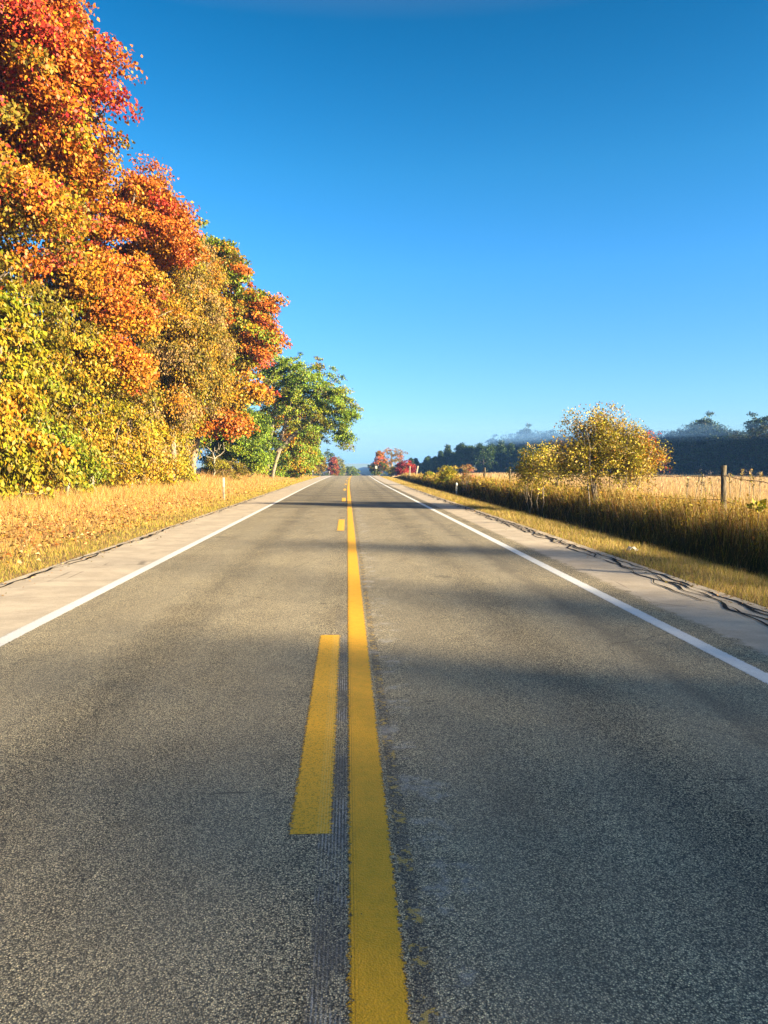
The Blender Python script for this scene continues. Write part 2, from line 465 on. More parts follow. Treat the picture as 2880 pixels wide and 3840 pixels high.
def leaf_mesh(P, a, nrm, L, W, fold=0.18):
    """kite-shaped folded leaves: P base, a axis, nrm normal, L length, W width -> V,F"""
    b = unit(np.cross(a, nrm)); n = unit(np.cross(b, a))
    L = L[:, None]; W = W[:, None]
    m = P + a * L * 0.42 + n * W * fold
    V = np.stack([P, m + b * W * 0.5, P + a * L - n * L * 0.08, m - b * W * 0.5], 1).reshape(-1, 3)
    i = np.arange(len(P)) * 4
    return V, np.stack([i, i + 1, i + 2, i + 3], -1)

def jitter_cols(base, rng, v=0.4, h=0.12):
    n = len(base)
    c = base * rng.uniform(1 - v, 1 + v, (n, 1))
    c = c * rng.uniform(1 - h, 1 + h, (n, 3))
    return np.clip(c, 0.003, 0.9)

def clumps_to_leaves(Cn, Rad, cols, per, L, rng, droop=0.6, wl=0.55, axis=None, flat=0.5, spread=0.62, blend=0.3):
    """Cn centres, Rad radius per clump, cols colour per clump"""
    n = len(Cn)
    cnt = np.maximum(3, (per * (Rad / Rad.mean()) ** 2 * rng.uniform(0.6, 1.35, n)).astype(int))
    idx = np.repeat(np.arange(n), cnt); N = len(idx)
    d = unit(rng.normal(size=(N, 3)))
    r = rng.uniform(0, 1, (N, 1)) ** spread
    stray = rng.uniform(size=(N, 1)) < 0.14
    q = d * np.where(stray, r * 1.08 + 0.16 * rng.uniform(size=(N, 1)), r)
    q[:, 2] *= flat
    ax = axis if axis is not None else Cn.mean(0)
    out = Cn - ax; out[:, 2] *= 0.3
    out = unit(out)
    lat = (q * out[idx]).sum(1)
    q[:, 2] -= 0.35 * np.clip(lat, -0.5, 1)              # sprays tilt down outward
    P = Cn[idx] + q * Rad[idx][:, None]
    a = unit(np.array([0, 0, -droop]) + out[idx] * 0.35 + rng.normal(size=(N, 3)) * 0.5)
    nr = unit(out[idx] * 0.5 + np.array([0.2, -0.15, 0.35]) + rng.normal(size=(N, 3)) * 0.75)
    ll = L * rng.uniform(0.65, 1.25, N)
    V, F = leaf_mesh(P, a, nr, ll, ll * wl)
    ci = np.where(rng.uniform(size=N) < blend, rng.integers(0, n, N), idx)
    return V, F, jitter_cols(cols[ci], rng)

def tubes(p0, p1, r0, r1, k=6):
    n = len(p0)
    t = unit(p1 - p0)
    ref = np.where(np.abs(t[:, 2:3]) > 0.9, np.array([[1.0, 0, 0]]), np.array([[0, 0, 1.0]]))
    b = unit(np.cross(t, ref)); c = np.cross(t, b)
    an = np.arange(k) * 2 * np.pi / k
    ring = b[:, None, :] * np.cos(an)[None, :, None] + c[:, None, :] * np.sin(an)[None, :, None]
    ext = (p1 - p0) * 0.04
    A = (p0 - ext)[:, None, :] + ring * r0[:, None, None]; B = (p1 + ext)[:, None, :] + ring * r1[:, None, None]
    V = np.concatenate([A, B], 1).reshape(-1, 3)
    j = np.arange(k); jn = (j + 1) % k
    f = np.stack([j, jn, jn + k, j + k], -1)
    F = (np.arange(n) * 2 * k)[:, None, None] + f[None]
    return V, F.reshape(-1, 4)

def skeleton(paths, targets, rng, tip=0.012, expo=2.3, bow=0.07, rmax=None, stepm=0.9):
    """paths: list of polylines (trunk / stems); targets: clump centres joined to the nearest node"""
    nodes, par = [], []
    for P in paths:
        for j, p in enumerate(P):
            nodes.append(np.array(p, dtype=float)); par.append(-1 if j == 0 else len(nodes) - 2)
    nt = len(nodes)
    base = np.array(nodes)
    order = np.argsort([np.min(np.linalg.norm(base - t, axis=1)) for t in targets]) if len(targets) else []
    arr = np.zeros((nt + len(targets) * 14, 3)); arr[:nt] = base; n = nt
    for ti in order:
        t = targets[ti]
        dv = t - arr[:n]
        dist = np.linalg.norm(dv, axis=1)
        cost = dist + 1.1 * np.clip(arr[:n, 2] - t[2] + 0.25 * dist, 0, None)
        s = int(np.argmin(cost)); d = dist[s]
        if d < 0.12: continue
        m = int(min(8, max(2, d / stepm)))
        prev = s
        for q in range(1, m + 1):
            f = q / m
            p = arr[s] * (1 - f) + t * f + np.array([0, 0, 1]) * bow * d * math.sin(math.pi * f)
            if q < m: p = p + rng.normal(size=3) * 0.05 * d / m * 1.5
            arr[n] = p; par.append(prev); prev = n; n += 1
    arr = arr[:n]
    par = np.array(par)
    rad = np.zeros(n)
    kids = np.zeros(n, int)
    for j in range(n):
        if par[j] >= 0: kids[par[j]] += 1
    acc = np.where(kids == 0, tip ** expo, 0.0)
    for j in range(n - 1, -1, -1):
        if acc[j] == 0: acc[j] = tip ** expo
        if par[j] >= 0: acc[par[j]] += acc[j]
    rad = acc ** (1 / expo)
    if rmax: rad = rad * min(1.0, rmax / rad.max()) if rad.max() > rmax else rad + (rmax - rad.max()) * (rad / rad.max()) ** 2
    e = np.where(par >= 0)[0]
    return tubes(arr[par[e]], arr[e], np.minimum(rad[par[e]], rad[e] * 1.6), rad[e], 7)

def lobe_points(lobes, rng):
    """lobes: (cx,cy,cz,rx,ry,rz,n[,shell]) -> points mostly in the outer shell"""
    out = []
    for l in lobes:
        cx, cy, cz, rx, ry_, rz, n = l[:7]
        sh = l[7] if len(l) > 7 else 0.45
        d = unit(rng.normal(size=(n, 3)))
        r = (sh + (1 - sh) * rng.uniform(0, 1, (n, 1)) ** 0.7)
        wobble = 1 + 0.16 * np.sin(d[:, :1] * 5 + cx) * np.cos(d[:, 2:] * 6 + cy) + 0.1 * rng.normal(size=(n, 1))
        out.append(np.array([cx, cy, cz]) + d * r * wobble * np.array([rx, ry_, rz]))
    return np.concatenate(out)

# leaf colours (intrinsic)
RED = (0.36, 0.034, 0.018); CRIM = (0.31, 0.018, 0.03); ORG = (0.43, 0.115, 0.012); AMB = (0.42, 0.175, 0.012); GOLD = (0.33, 0.19, 0.012)
YEL_L = (0.38, 0.265, 0.015); YGRN = (0.235, 0.205, 0.010); GRN = (0.155, 0.195, 0.012); DGRN = (0.05, 0.085, 0.01); OLV = (0.155, 0.115, 0.012); TAN = (0.28, 0.18, 0.065)
PINK = (0.52, 0.10, 0.06)

def pick_cols(P, rng, table, sc_=0.35):
    """table: list of (colour, weight); spatially patchy choice"""
    w = np.array([t[1] for t in table], float); w /= w.sum()
    cum = np.cumsum(w)
    v = gnoise(P[:, 0] + P[:, 2] * 0.7, P[:, 1] * 0.7 + P[:, 2], sc_, seed=rng.uniform(0, 9))
    v = np.argsort(np.argsort(v + rng.normal(size=len(P)) * 0.17)) / max(1, len(P))
    i = np.minimum(np.searchsorted(cum, v), len(table) - 1)
    return np.array([table[j][0] for j in i])

def make_tree(name, label, cat, base, paths, lobes, table, L, per, cr, seed, group=None, droop=0.6, wl=0.55, bark=None,
              colfn=None, zmin=None, rmax=None, tip=0.012, flat=0.5, patch=0.35, spread=0.55, extra=None, blend=0.3):
    rng = np.random.default_rng(seed)
    P = lobe_points(lobes, rng)
    if extra is not None: P = np.concatenate([P, np.array(extra)])
    gz = ground(P[:, 0], P[:, 1])
    P = P[P[:, 2] > gz + (zmin if zmin is not None else 0.3)]
    cols = colfn(P, rng) if colfn else pick_cols(P, rng, table, patch)
    Rad = cr * rng.uniform(0.4, 1.45, len(P))
    bz = float(ground(base[0], base[1]))
    org = (base[0], base[1], bz)
    root = empty(name, org)
    tag(root, label, cat, group)
    V, F = skeleton(paths, P, rng, tip=tip, rmax=rmax)
    mesh_obj("trunk", V, F, bark or M_BARK, parent=root, smooth=True, origin=org)
    V, F, cc = clumps_to_leaves(P, Rad, cols, per, L, rng, droop=droop, wl=wl, flat=flat, spread=spread, blend=blend)
    keep = V.reshape(-1, 4, 3)[:, :, 2].min(1) > ground(V[::4, 0], V[::4, 1]) + 0.02
    V = V.reshape(-1, 4, 3)[keep].reshape(-1, 3); cc = cc[keep]; F = F[:len(cc)]
    mesh_obj("crown", V, F, M_LEAF, parent=root, cols=cc, origin=org)
    return root

def trunk_path(x, y, z1, lean=(0, 0), n=8, seed=0, wob=0.12):
    r = np.random.default_rng(seed)
    z0 = float(ground(x, y)) - 0.2
    out = []
    for j in range(n):
        f = j / (n - 1)
        out.append((x + lean[0] * f + (r.normal() * wob if j > 0 else 0), y + lean[1] * f + (r.normal() * wob if j > 0 else 0), z0 + (z1 - z0) * f))
    return out

# ------------------------------------------------------------------ trees on the left
def big_cols(P, rng):
    z = P[:, 2]
    top = pick_cols(P, rng, [(AMB, 1.2), (RED, 1.4), (ORG, 1.8), (CRIM, 0.7), (ORG, 1.4), (RED, 0.9), (AMB, 1.0), (GOLD, 0.6)], 0.6)
    low = pick_cols(P, rng, [(AMB, 1.6), (GOLD, 2.6), (OLV, 1.8), (YGRN, 1.2), (ORG, 0.6)], 0.5)
    f = sstep(11.5, 14.5, z + rng.normal(size=len(P)) * 1.0)[:, None]
    return np.where(rng.uniform(size=(len(P), 1)) < f, top, low)

make_tree("maple_tree", "tallest roadside maple with red and orange crown rising out of the frame's top corner", "tree", (-13.6, 27.5),
          [trunk_path(-13.6, 27.5, 21, (0.8, 0.5), 9, 1)],
          [(-12.8, 28, 14.5, 3.9, 4.6, 6.3, 270, 0.3), (-11.3, 27.3, 18.0, 1.9, 3.0, 1.2, 60, 0.1), (-10.3, 27.5, 15.9, 2.1, 3, 1.1, 60, 0.1), (-11.4, 26.6, 14.4, 2.6, 2.6, 1.3, 60, 0.2), (-10.6, 28.6, 13.0, 2.3, 3, 0.9, 56, 0.2), (-11.6, 27, 10.9, 2.2, 2.6, 1.1, 44, 0.2), (-11.4, 27, 20.6, 2.0, 3, 1.8, 80, 0.1)],
          None, 0.15, 235, 0.85, 101, colfn=big_cols, zmin=7.2, wl=0.75, flat=0.62, rmax=0.32, blend=0.25, tip=0.026)

def m2(P, rng):
    top = pick_cols(P, rng, [(ORG, 3), (RED, 1.0), (PINK, 0.5), (AMB, 2)], 0.5)
    low = pick_cols(P, rng, [(ORG, 1.5), (AMB, 2.6), (GOLD, 2), (OLV, 0.8), (YGRN, 0.8)], 0.6)
    f = sstep(9, 14, P[:, 2] + rng.normal(size=len(P)))[:, None]
    return np.where(rng.uniform(size=(len(P), 1)) < f, top, low)
make_tree("maple_tree", "orange maple second along the left verge, red-tipped top stepping below the tallest crown", "tree", (-13.0, 37.0),
          [trunk_path(-13.0, 37, 14, (0.8, 0), 8, 2)],
          [(-11.8, 39, 12.4, 3.4, 3.6, 3.6, 210), (-9.7, 39, 14.8, 1.5, 1.8, 1.5, 44), (-8.8, 39.5, 13.4, 1.1, 1.4, 1.0, 26), (-12.0, 35.6, 10.4, 2.0, 1.6, 1.0, 44), (-10.7, 35.2, 8.7, 1.7, 1.4, 0.9, 36), (-11.6, 35, 7.2, 1.4, 1.3, 0.7, 22), (-10.1, 34.8, 6.1, 0.9, 1.2, 0.9, 20)],
          None, 0.155, 215, 0.8, 102, colfn=m2, zmin=3.2, wl=0.7, flat=0.5, rmax=0.24, blend=0.2, tip=0.024)

make_tree("golden_tree", "dense golden brown tree with small drooping leaves between two orange maples", "tree", (-10.6, 45.0),
          [trunk_path(-10.6, 45, 14, (0.3, 0), 8, 3), trunk_path(-11.0, 45.4, 12, (-0.8, 1), 7, 31)],
          [(-10.0, 45, 10.2, 2.9, 3.4, 6.4, 520, 0.35), (-9.2, 45, 8.0, 2.4, 2.6, 3.6, 130), (-11.8, 45, 4.6, 1.6, 2.2, 3.8, 150)],
          [(GOLD, 3.4), (OLV, 2.4), (TAN, 2.2), (AMB, 0.8), (YGRN, 0.8)], 0.15, 190, 0.7, 103, zmin=0.4, wl=0.5, droop=1.1, flat=0.8, rmax=0.2, patch=0.5)

def m3(P, rng):
    a = pick_cols(P, rng, [(GRN, 2.2), (OLV, 1.6), (AMB, 1.4), (ORG, 1.3), (YGRN, 1.2)], 0.55)
    red = pick_cols(P, rng, [(RED, 1.2), (ORG, 3), (PINK, 0.8), (AMB, 1)], 0.5)
    f = np.clip(sstep(-8.2, -6.0, P[:, 0]) * sstep(15.5, 12.5, P[:, 2]), 0, 1)[:, None]
    c = np.where(rng.uniform(size=(len(P), 1)) < f * 0.7, red, a)
    low = pick_cols(P, rng, [(ORG, 2.2), (AMB, 2.4), (GOLD, 1.6), (YGRN, 0.6)], 0.6)
    return np.where(rng.uniform(size=(len(P), 1)) < (sstep(9.0, 7.0, P[:, 2]) * 0.9)[:, None], low, c)
make_tree("maple_tree", "maple turning green to orange with thick pale trunk, red leaves on its roadward branches", "tree", (-12.0, 58.0),
          [trunk_path(-12.0, 58, 17.5, (1.4, 0), 10, 4, 0.1)],
          [(-10.1, 58.5, 13.0, 3.7, 4.6, 6.0, 250, 0.4), (-7.2, 58, 14.2, 1.8, 2.0, 1.2, 34), (-7.2, 58, 11.4, 2.0, 2.2, 1.8, 60), (-8.2, 57, 7.4, 2.8, 2.5, 1.1, 56),
           (-9.8, 56.5, 4.9, 2.6, 2.2, 1.0, 46), (-9.6, 58, 17.4, 1.9, 2.0, 1.9, 34)],
          None, 0.21, 165, 0.85, 104, colfn=m3, zmin=3.0, wl=0.75, flat=0.5, rmax=0.27, blend=0.18, tip=0.018)

def m4(P, rng):
    a = pick_cols(P, rng, [((0.17, 0.25, 0.018), 3), (DGRN, 0.8), (OLV, 0.7), ((0.25, 0.27, 0.015), 1.4)], 0.5)
    return a
make_tree("leaning_tree", "green leaning tree with forked pale trunks, sparse crown reaching out over the road", "tree", (-8.0, 79.0),
          [trunk_path(-8.0, 79, 9.5, (2.2, 0.5), 9, 5, 0.08), [(-8.0, 79, 0.1), (-8.35, 79.2, 1.5), (-8.3, 79.3, 3.2), (-7.9, 79.3, 5.5), (-7.6, 79.3, 8.0), (-7.2, 79.3, 10.5)], [(-7.3, 79.1, 3.2), (-6.0, 79.1, 4.6), (-4.2, 79.2, 6.0), (-2.2, 79, 7.2), (-0.2, 79, 7.6)]],
          [(-4.9, 79.5, 9.3, 3.7, 3.4, 4.2, 260, 0.2), (-7.4, 79.5, 11.2, 2.6, 3.0, 2.8, 110, 0.3), (-1.6, 79, 8.2, 2.2, 2.4, 3.2, 120, 0.2), (-0.6, 79, 5.2, 1.3, 1.6, 1.6, 36, 0.1), (0.1, 79, 7.8, 1.2, 1.5, 1.6, 30), (-3.4, 79, 5.4, 1.6, 2, 1.6, 40, 0.1)],
          None, 0.2, 74, 0.62, 105, colfn=m4, zmin=3.2, wl=0.6, rmax=0.24, tip=0.016)
make_tree("orange_maple_tree", "gold and orange flecked green tree half hidden behind the leaning tree", "tree", (-9.3, 88.0),
          [trunk_path(-9.3, 88, 10, (0.8, 0), 7, 7)],
          [(-7.6, 88, 6.6, 3.4, 3.4, 4.8, 150, 0.4), (-5.4, 87, 3.8, 2.0, 2.4, 2.4, 50)],
          [(AMB, 1.0), (YGRN, 2), ((0.17, 0.25, 0.018), 3), (GOLD, 1.2), (ORG, 0.6)], 0.22, 130, 0.85, 106, zmin=1.0)
make_tree("dark_green_tree", "dark green broad-leaved tree right of the pale maple trunk, low branches almost to the grass", "tree", (-9.8, 71.0),
          [trunk_path(-9.8, 71, 8.5, (0.3, 0), 7, 8), [(-9.8, 71, 0.2), (-8.9, 70.9, 0.9), (-8.3, 70.7, 2.2), (-7.6, 70.5, 3.6)]],
          [(-12.6, 72.5, 3.8, 2.2, 2.2, 3.2, 100, 0.35), (-10.0, 71.5, 4.6, 2.9, 3.0, 3.2, 220, 0.35), (-8.6, 70.5, 2.8, 1.5, 1.8, 1.5, 46)],
          [(DGRN, 1.0), ((0.17, 0.25, 0.018), 3), ((0.25, 0.27, 0.015), 1.6)], 0.19, 130, 0.75, 107, zmin=0.9, bark=M_DARKBARK)
make_tree("dark_green_tree", "small dark green tree beyond the leaning tree's trunk at the verge", "tree", (-6.8, 90.0),
          [trunk_path(-6.8, 90, 4.5, (0.3, 0), 6, 9)],
          [(-5.8, 90, 2.9, 2.5, 2.4, 2.5, 150, 0.3), (-7.4, 86, 2.2, 1.6, 2, 1.8, 60, 0.3)],
          [((0.17, 0.25, 0.018), 3), (YGRN, 1.4), (DGRN, 1), (GOLD, 0.8)], 0.24, 110, 0.8, 108, zmin=0.4, bark=M_DARKBARK)

# understorey along the left fence
U = [
 ("yellow-green shrub with large hanging leaves at the photo's left edge, lowest leaves browned", (-12.3, 25.5), (2.2, 2.4, 4.3), 4.6, [(GRN, 1.2), (YGRN, 3), (GOLD, 2), (YEL_L, 1), (OLV, 1.5), (AMB, 0.6)], 0.19, 201, 240),
 ("dark green leafy thicket shrub with black gaps, next to the leftmost yellow-green shrub", (-12.7, 30.0), (2.4, 2.5, 4.6), 5.0, [(GRN, 1.6), (YGRN, 2.0), (OLV, 2.4), (GOLD, 1.2)], 0.17, 202, 220),
 ("yellow roadside shrub behind the tallest cracked fence post, mixed green and gold", (-12.4, 34.5), (2.2, 2.4, 4.4), 4.6, [(YEL_L, 1.2), (YGRN, 1.6), (GOLD, 2.6), (OLV, 1.8)], 0.16, 203, 220),
 ("gold and olive shrub with pale bare stems showing low in its leaves", (-12.1, 39.5), (2.2, 2.5, 3.8), 4.0, [(GOLD, 2.6), (YGRN, 1.4), (TAN, 1.4), (OLV, 1.4)], 0.16, 204, 210),
 ("bright yellow shrub beside the stump-like fence post nearest the pale maple trunk", (-12.3, 49.5), (1.6, 2.2, 2.6), 2.6, [(YEL_L, 3), (YGRN, 2.2), (GOLD, 1)], 0.17, 205, 190),
 ("amber and yellow shrub right in front of the dense golden brown tree", (-11.7, 43.0), (1.5, 2.2, 2.8), 3.0, [(YEL_L, 3), (GOLD, 1.4), (AMB, 0.6), (YGRN, 2)], 0.16, 206, 200),
]
for lab, (x, y), (rx_, ry_, rz_), cz, tb, L, sd_, per in U:
    g0 = float(ground(x, y)) - 0.4
    paths = [[(x, y, g0), (x + dx, y + dy, g0 + 0.05)] + trunk_path(x + dx, y + dy, cz * 1.1, (dx * 1.5, dy * 1.5), 6, sd_ + q, 0.1) for q, (dx, dy) in enumerate([(-.5, 0), (.4, -.3), (.2, .5)])]
    make_tree("shrub", lab, "shrub", (x, y), paths, [(x, y, cz, rx_, ry_, rz_, 170, 0.5), (x + 0.5, y, 1.7, rx_ * 0.9, ry_, 1.5, 70, 0.5)], tb, L, per * 0.5, 0.54, sd_, zmin=0.35, droop=1.1, flat=0.75, rmax=0.07,
              group="shrubs filling the left fence line", patch=0.6)
# taller trees deeper in
GOLDS = [(GOLD, 2), (OLV, 1.6)]
F_ = [
 ("olive tree standing behind the yellow-green shrubs under the tallest red maple", (-17.0, 31.0), 15, [(OLV, 2), (GOLD, 1.5), (GRN, 1.3)], 301),
 ("gold tree deeper in the wood behind the second maple", (-17.5, 41.0), 14, [(GOLD, 2), (OLV, 1.6), (AMB, 1)], 302),
 ("brown-gold tree deeper in the wood behind the dense golden brown tree", (-17.0, 52.0), 13, [(OLV, 2), (AMB, 1.4), (GRN, 1)], 303),
 ("green and orange tree deeper in the wood behind the pale maple trunk", (-16.5, 70.0), 14, [(GRN, 2), (OLV, 1.3), (ORG, 1)], 304),
]
for lab, (x, y), h, tb, sd_ in F_:
    make_tree("woodland_tree", lab, "tree", (x, y), [trunk_path(x, y, h * 0.85, (0.5, 0), 8, sd_)], [(x, y, h * 0.55, 3.6, 4.6, h * 0.47, 190, 0.4)], tb, 0.26, 110, 1.15, sd_, zmin=1.2, bark=M_DARKBARK,
              group="trees behind the roadside row")

# small olive bush and bare sapling by the pale maple trunk
make_tree("round_bush", "low rounded olive bush at the foot of the bare sapling", "bush", (-10.3, 62.0),
          [trunk_path(-10.3 + d, 62, 1.4, (d, 0), 4, 40 + q, 0.04) for q, d in enumerate((-.3, 0, .3))], [(-10.3, 62, 1.25, 1.7, 1.4, 1.1, 110, 0.5)],
          [(OLV, 2), (YGRN, 2), (TAN, 1)], 0.11, 120, 0.42, 401, zmin=0.15, rmax=0.03)
r_ = np.random.default_rng(55)
tg = lobe_points([(-10.85, 60.5, 2.9, 1.2, 0.8, 1.0, 26, 0.6)], r_)
bt = empty("bare_sapling", (-10.85, 60.5, float(ground(-10.85, 60.5))))
tag(bt, "leafless grey sapling with crooked spreading branches beside the pale maple trunk", "sapling")
V, F = skeleton([trunk_path(-10.85, 60.5, 2.7, (0.1, 0), 6, 56, 0.06)], tg, r_, tip=0.016, rmax=0.07)
mesh_obj("trunk", V, F, M_POST, parent=bt, smooth=True, origin=bt.location)

# ------------------------------------------------------------------ bushes on the right
def rb(P, rng):
    a = pick_cols(P, rng, [(OLV, 1.6), ((0.32, 0.27, 0.022), 3), ((0.42, 0.31, 0.03), 1.8), ((0.40, 0.27, 0.09), 1.8)], 1.2)
    f = (sstep(9.8, 10.9, P[:, 0]) * 0.7)[:, None]
    o = pick_cols(P, rng, [(AMB, 2), (ORG, 0.8), (GOLD, 2)], 1.5)
    return np.where(rng.uniform(size=(len(P), 1)) < f, o, a)
def stems(x, y, n, rad, h, seed, fl=1.7):
    r = np.random.default_rng(seed); out = []
    for q in range(n):
        an = r.uniform(0, 2 * np.pi); d = rad * r.uniform(0.2, 1)
        px, py = x + d * math.cos(an), y + d * math.sin(an)
        out.append(trunk_path(px, py, h * r.uniform(0.7, 1.0), (fl * d * math.cos(an), fl * d * math.sin(an)), 6, seed + q + 1, 0.05))
    g0 = float(ground(x, y)) - 0.45
    return [[(x, y, g0), (p[0][0], p[0][1], g0 + 0.02)] + p for p in out]
make_tree("willow_shrub", "large yellow-green many-stemmed shrub on the right fence line, orange leaves on its far right side", "shrub", (9.3, 25.8), stems(9.3, 25.8, 16, 0.75, 3.0, 500, 1.2),
          [(9.1, 25.8, 2.0, 1.7, 1.3, 1.2, 300, 0.15), (8.9, 25.8, 2.95, 1.35, 0.9, 0.85, 120, 0.15), (10.3, 25.8, 1.85, 1.05, 1.1, 1.0, 130, 0.15), (7.8, 25.7, 1.75, 0.9, 0.9, 0.9, 100, 0.15)],
          None, 0.085, 36, 0.29, 501, colfn=rb, zmin=0.7, droop=-0.2, wl=0.5, bark=M_BARK, rmax=0.022, tip=0.005, flat=1.0)
make_tree("small_shrub", "smaller open yellow shrub just left of the large many-stemmed shrub", "shrub", (7.6, 29.0), stems(7.6, 29, 9, 0.7, 1.9, 520, 0.8),
          [(7.7, 29, 1.6, 1.0, 0.9, 0.85, 110, 0.15), (6.95, 29, 1.35, 0.5, 0.5, 0.6, 34, 0.2)],
          [((0.36, 0.31, 0.025), 2), ((0.48, 0.36, 0.03), 1.6), (OLV, 0.7), ((0.42, 0.30, 0.11), 1.8)], 0.085, 36, 0.26, 521, zmin=0.5, droop=-0.1, rmax=0.016, tip=0.003, flat=1.0)
make_tree("red_sapling", "thin red-leaved sapling poking out at the right side of the large shrub", "sapling", (11.1, 26.2), stems(11.1, 26.2, 3, 0.15, 2.6, 540, 1.0),
          [(10.9, 26.2, 2.75, 0.42, 0.4, 0.4, 14, 0.1), (11.2, 26.0, 1.7, 0.3, 0.4, 0.5, 6, 0.1)], [(RED, 3), (PINK, 1.5), (ORG, 1)], 0.085, 6, 0.18, 541, zmin=0.8, rmax=0.012, tip=0.003, flat=1.0)
make_tree("fence_shrub", "upright yellow-green shrub by the fence far along the right verge", "shrub", (8.4, 62.0), stems(8.4, 62, 8, 0.5, 1.4, 560, 0.8),
          [(8.4, 62, 0.85, 0.85, 0.8, 0.85, 70, 0.2)], [(YGRN, 3), (YEL_L, 1.5), (GRN, 0.8)], 0.11, 60, 0.3, 561, zmin=0.05, droop=-0.4, rmax=0.015, tip=0.004)
make_tree("fence_shrub", "small dark green shrub between the farthest fence posts on the right", "shrub", (9.4, 84.0), stems(9.4, 84, 5, 0.3, 0.9, 580, 0.8),
          [(9.4, 84, 0.55, 0.6, 0.6, 0.6, 40, 0.2)], [(GRN, 2), (YGRN, 1)], 0.13, 50, 0.3, 581, zmin=0.05, rmax=0.015, tip=0.004)
make_tree("dry_shrub", "feathery tan dead shrub beside the white-topped roadside marker", "shrub", (7.9, 49.0), stems(7.9, 49, 10, 0.3, 1.4, 600, 0.8),
          [(7.9, 49, 1.0, 0.5, 0.5, 0.75, 60, 0.1)], [(TAN, 2), (PINK, 0.6), (OLV, 1)], 0.06, 34, 0.2, 601, zmin=0.05, droop=-0.5, rmax=0.012, tip=0.003)

# ------------------------------------------------------------------ far trees near the crest
def far_tree(name, label, cat, x, y, z0, z1, lobes, table, L, per, cr, seed, group=None, trunk=True, colfn=None, rmax=0.12):
    return make_tree(name, label, cat, (x, y), [[(x, y, z0), (x + 0.1, y, z0 + (z1 - z0) * 0.4), (x, y, z0 + (z1 - z0) * 0.8)]], lobes, table, L, per, cr, seed, group, colfn=colfn, zmin=0.2, rmax=rmax, tip=0.03)
def cone_cols(P, rng):
    a = pick_cols(P, rng, [(ORG, 2.4), (PINK, 0.6), (AMB, 1.6)], 0.6); b = pick_cols(P, rng, [(DGRN, 3), (OLV, 1.2), (CRIM, 0.5)], 0.6)
    f = sstep(1.6, 3.6, P[:, 2] + rng.normal(size=len(P)) * 0.5)[:, None]
    return np.where(rng.uniform(size=(len(P), 1)) < f, a, b)
far_tree("cone_shaped_maple", "cone-shaped tree by the right shoulder at the crest, orange top and dark green skirt", "tree", 7.4, 172, -1.2, 5.0,
         [(7.4, 172, 1.2, 2.4, 2.2, 1.7, 70), (7.4, 172, 3.2, 1.4, 1.4, 1.7, 40), (7.2, 172, 4.4, 0.7, 0.7, 0.8, 14)], None, 0.3, 50, 0.6, 701, colfn=cone_cols)
far_tree("round_open_tree", "round thin-leaved tree with visible dark branches behind the red bush", "tree", 11.2, 188, -1.0, 6.6,
         [(11.2, 188, 4.1, 3.1, 2.8, 2.7, 60, 0.6), (13, 188, 4.0, 1.6, 1.6, 1.6, 26)], [(TAN, 2.4), (ORG, 0.8), (OLV, 1.6), (AMB, 0.8)], 0.3, 22, 0.65, 702, rmax=0.28)
far_tree("red_bush", "wide rounded crimson bush behind the leaning corner posts on the right", "bush", 11.6, 150, -0.8, 2.8,
         [(11.6, 150, 1.2, 2.1, 1.8, 1.7, 110, 0.5)], [((0.24, 0.02, 0.025), 3), (RED, 1.6), (OLV, 0.6)], 0.26, 50, 0.5, 703)
far_tree("yellow_bush", "small yellowish bush between the cone-shaped maple and the crimson bush", "bush", 9.0, 150, -0.5, 1.9,
         [(9.0, 150, 0.8, 0.9, 0.9, 1.1, 34)], [(YGRN, 2), (TAN, 1)], 0.24, 40, 0.4, 704)
far_tree("red_maple", "small upright red maple beside the left shoulder at the crest", "tree", -4.2, 222, -2.4, 4.4,
         [(-4.2, 222, 1.3, 1.75, 1.6, 2.6, 80, 0.5), (-4.2, 222, 3.3, 0.9, 0.9, 1.3, 20)], [(RED, 2), ((0.30, 0.08, 0.03), 2), (OLV, 0.8)], 0.34, 46, 0.6, 705)
far_tree("yellow_tree", "round dull yellow tree left of the small red maple at the crest", "tree", -6.6, 178, -0.8, 4.2,
         [(-6.6, 178, 2.1, 1.7, 1.6, 2.0, 70, 0.5), (-8.5, 172, 1.4, 1.6, 1.6, 1.6, 40)], [(GOLD, 2), (OLV, 2), (YGRN, 1)], 0.3, 50, 0.6, 706)
for q, (x, y, zt, w_, tb, lb_) in enumerate([(-13.5, 320, 8.4, 3.4, [(DGRN, 2), (GRN, 1)], "hazy blue-green tree left of the dull yellow tree beyond the crest"),
                                     (-8.0, 330, 9.3, 3.6, [(DGRN, 2), (GRN, 1)], "tallest hazy blue-green tree behind the dull yellow tree beyond the crest"),
                                     (-3.4, 340, 6.6, 2.6, [(GRN, 2), (YGRN, 1)], "pale green hazy tree just right of the small red maple"),
                                     (2.2, 350, 2.2, 3.6, [(GRN, 2), (DGRN, 1)], "low misty green bush mass fading into fog at the road's left crest")]):
    zb = -7.0
    far_tree("hazy_tree", lb_, "tree", x, y, zb, zt, [(x, y, (zt + zb) / 2 + 1.2, w_, w_, (zt - zb) / 2 - 1.2, 90, 0.5)], tb, 0.5, 40, 1.0, 720 + q)

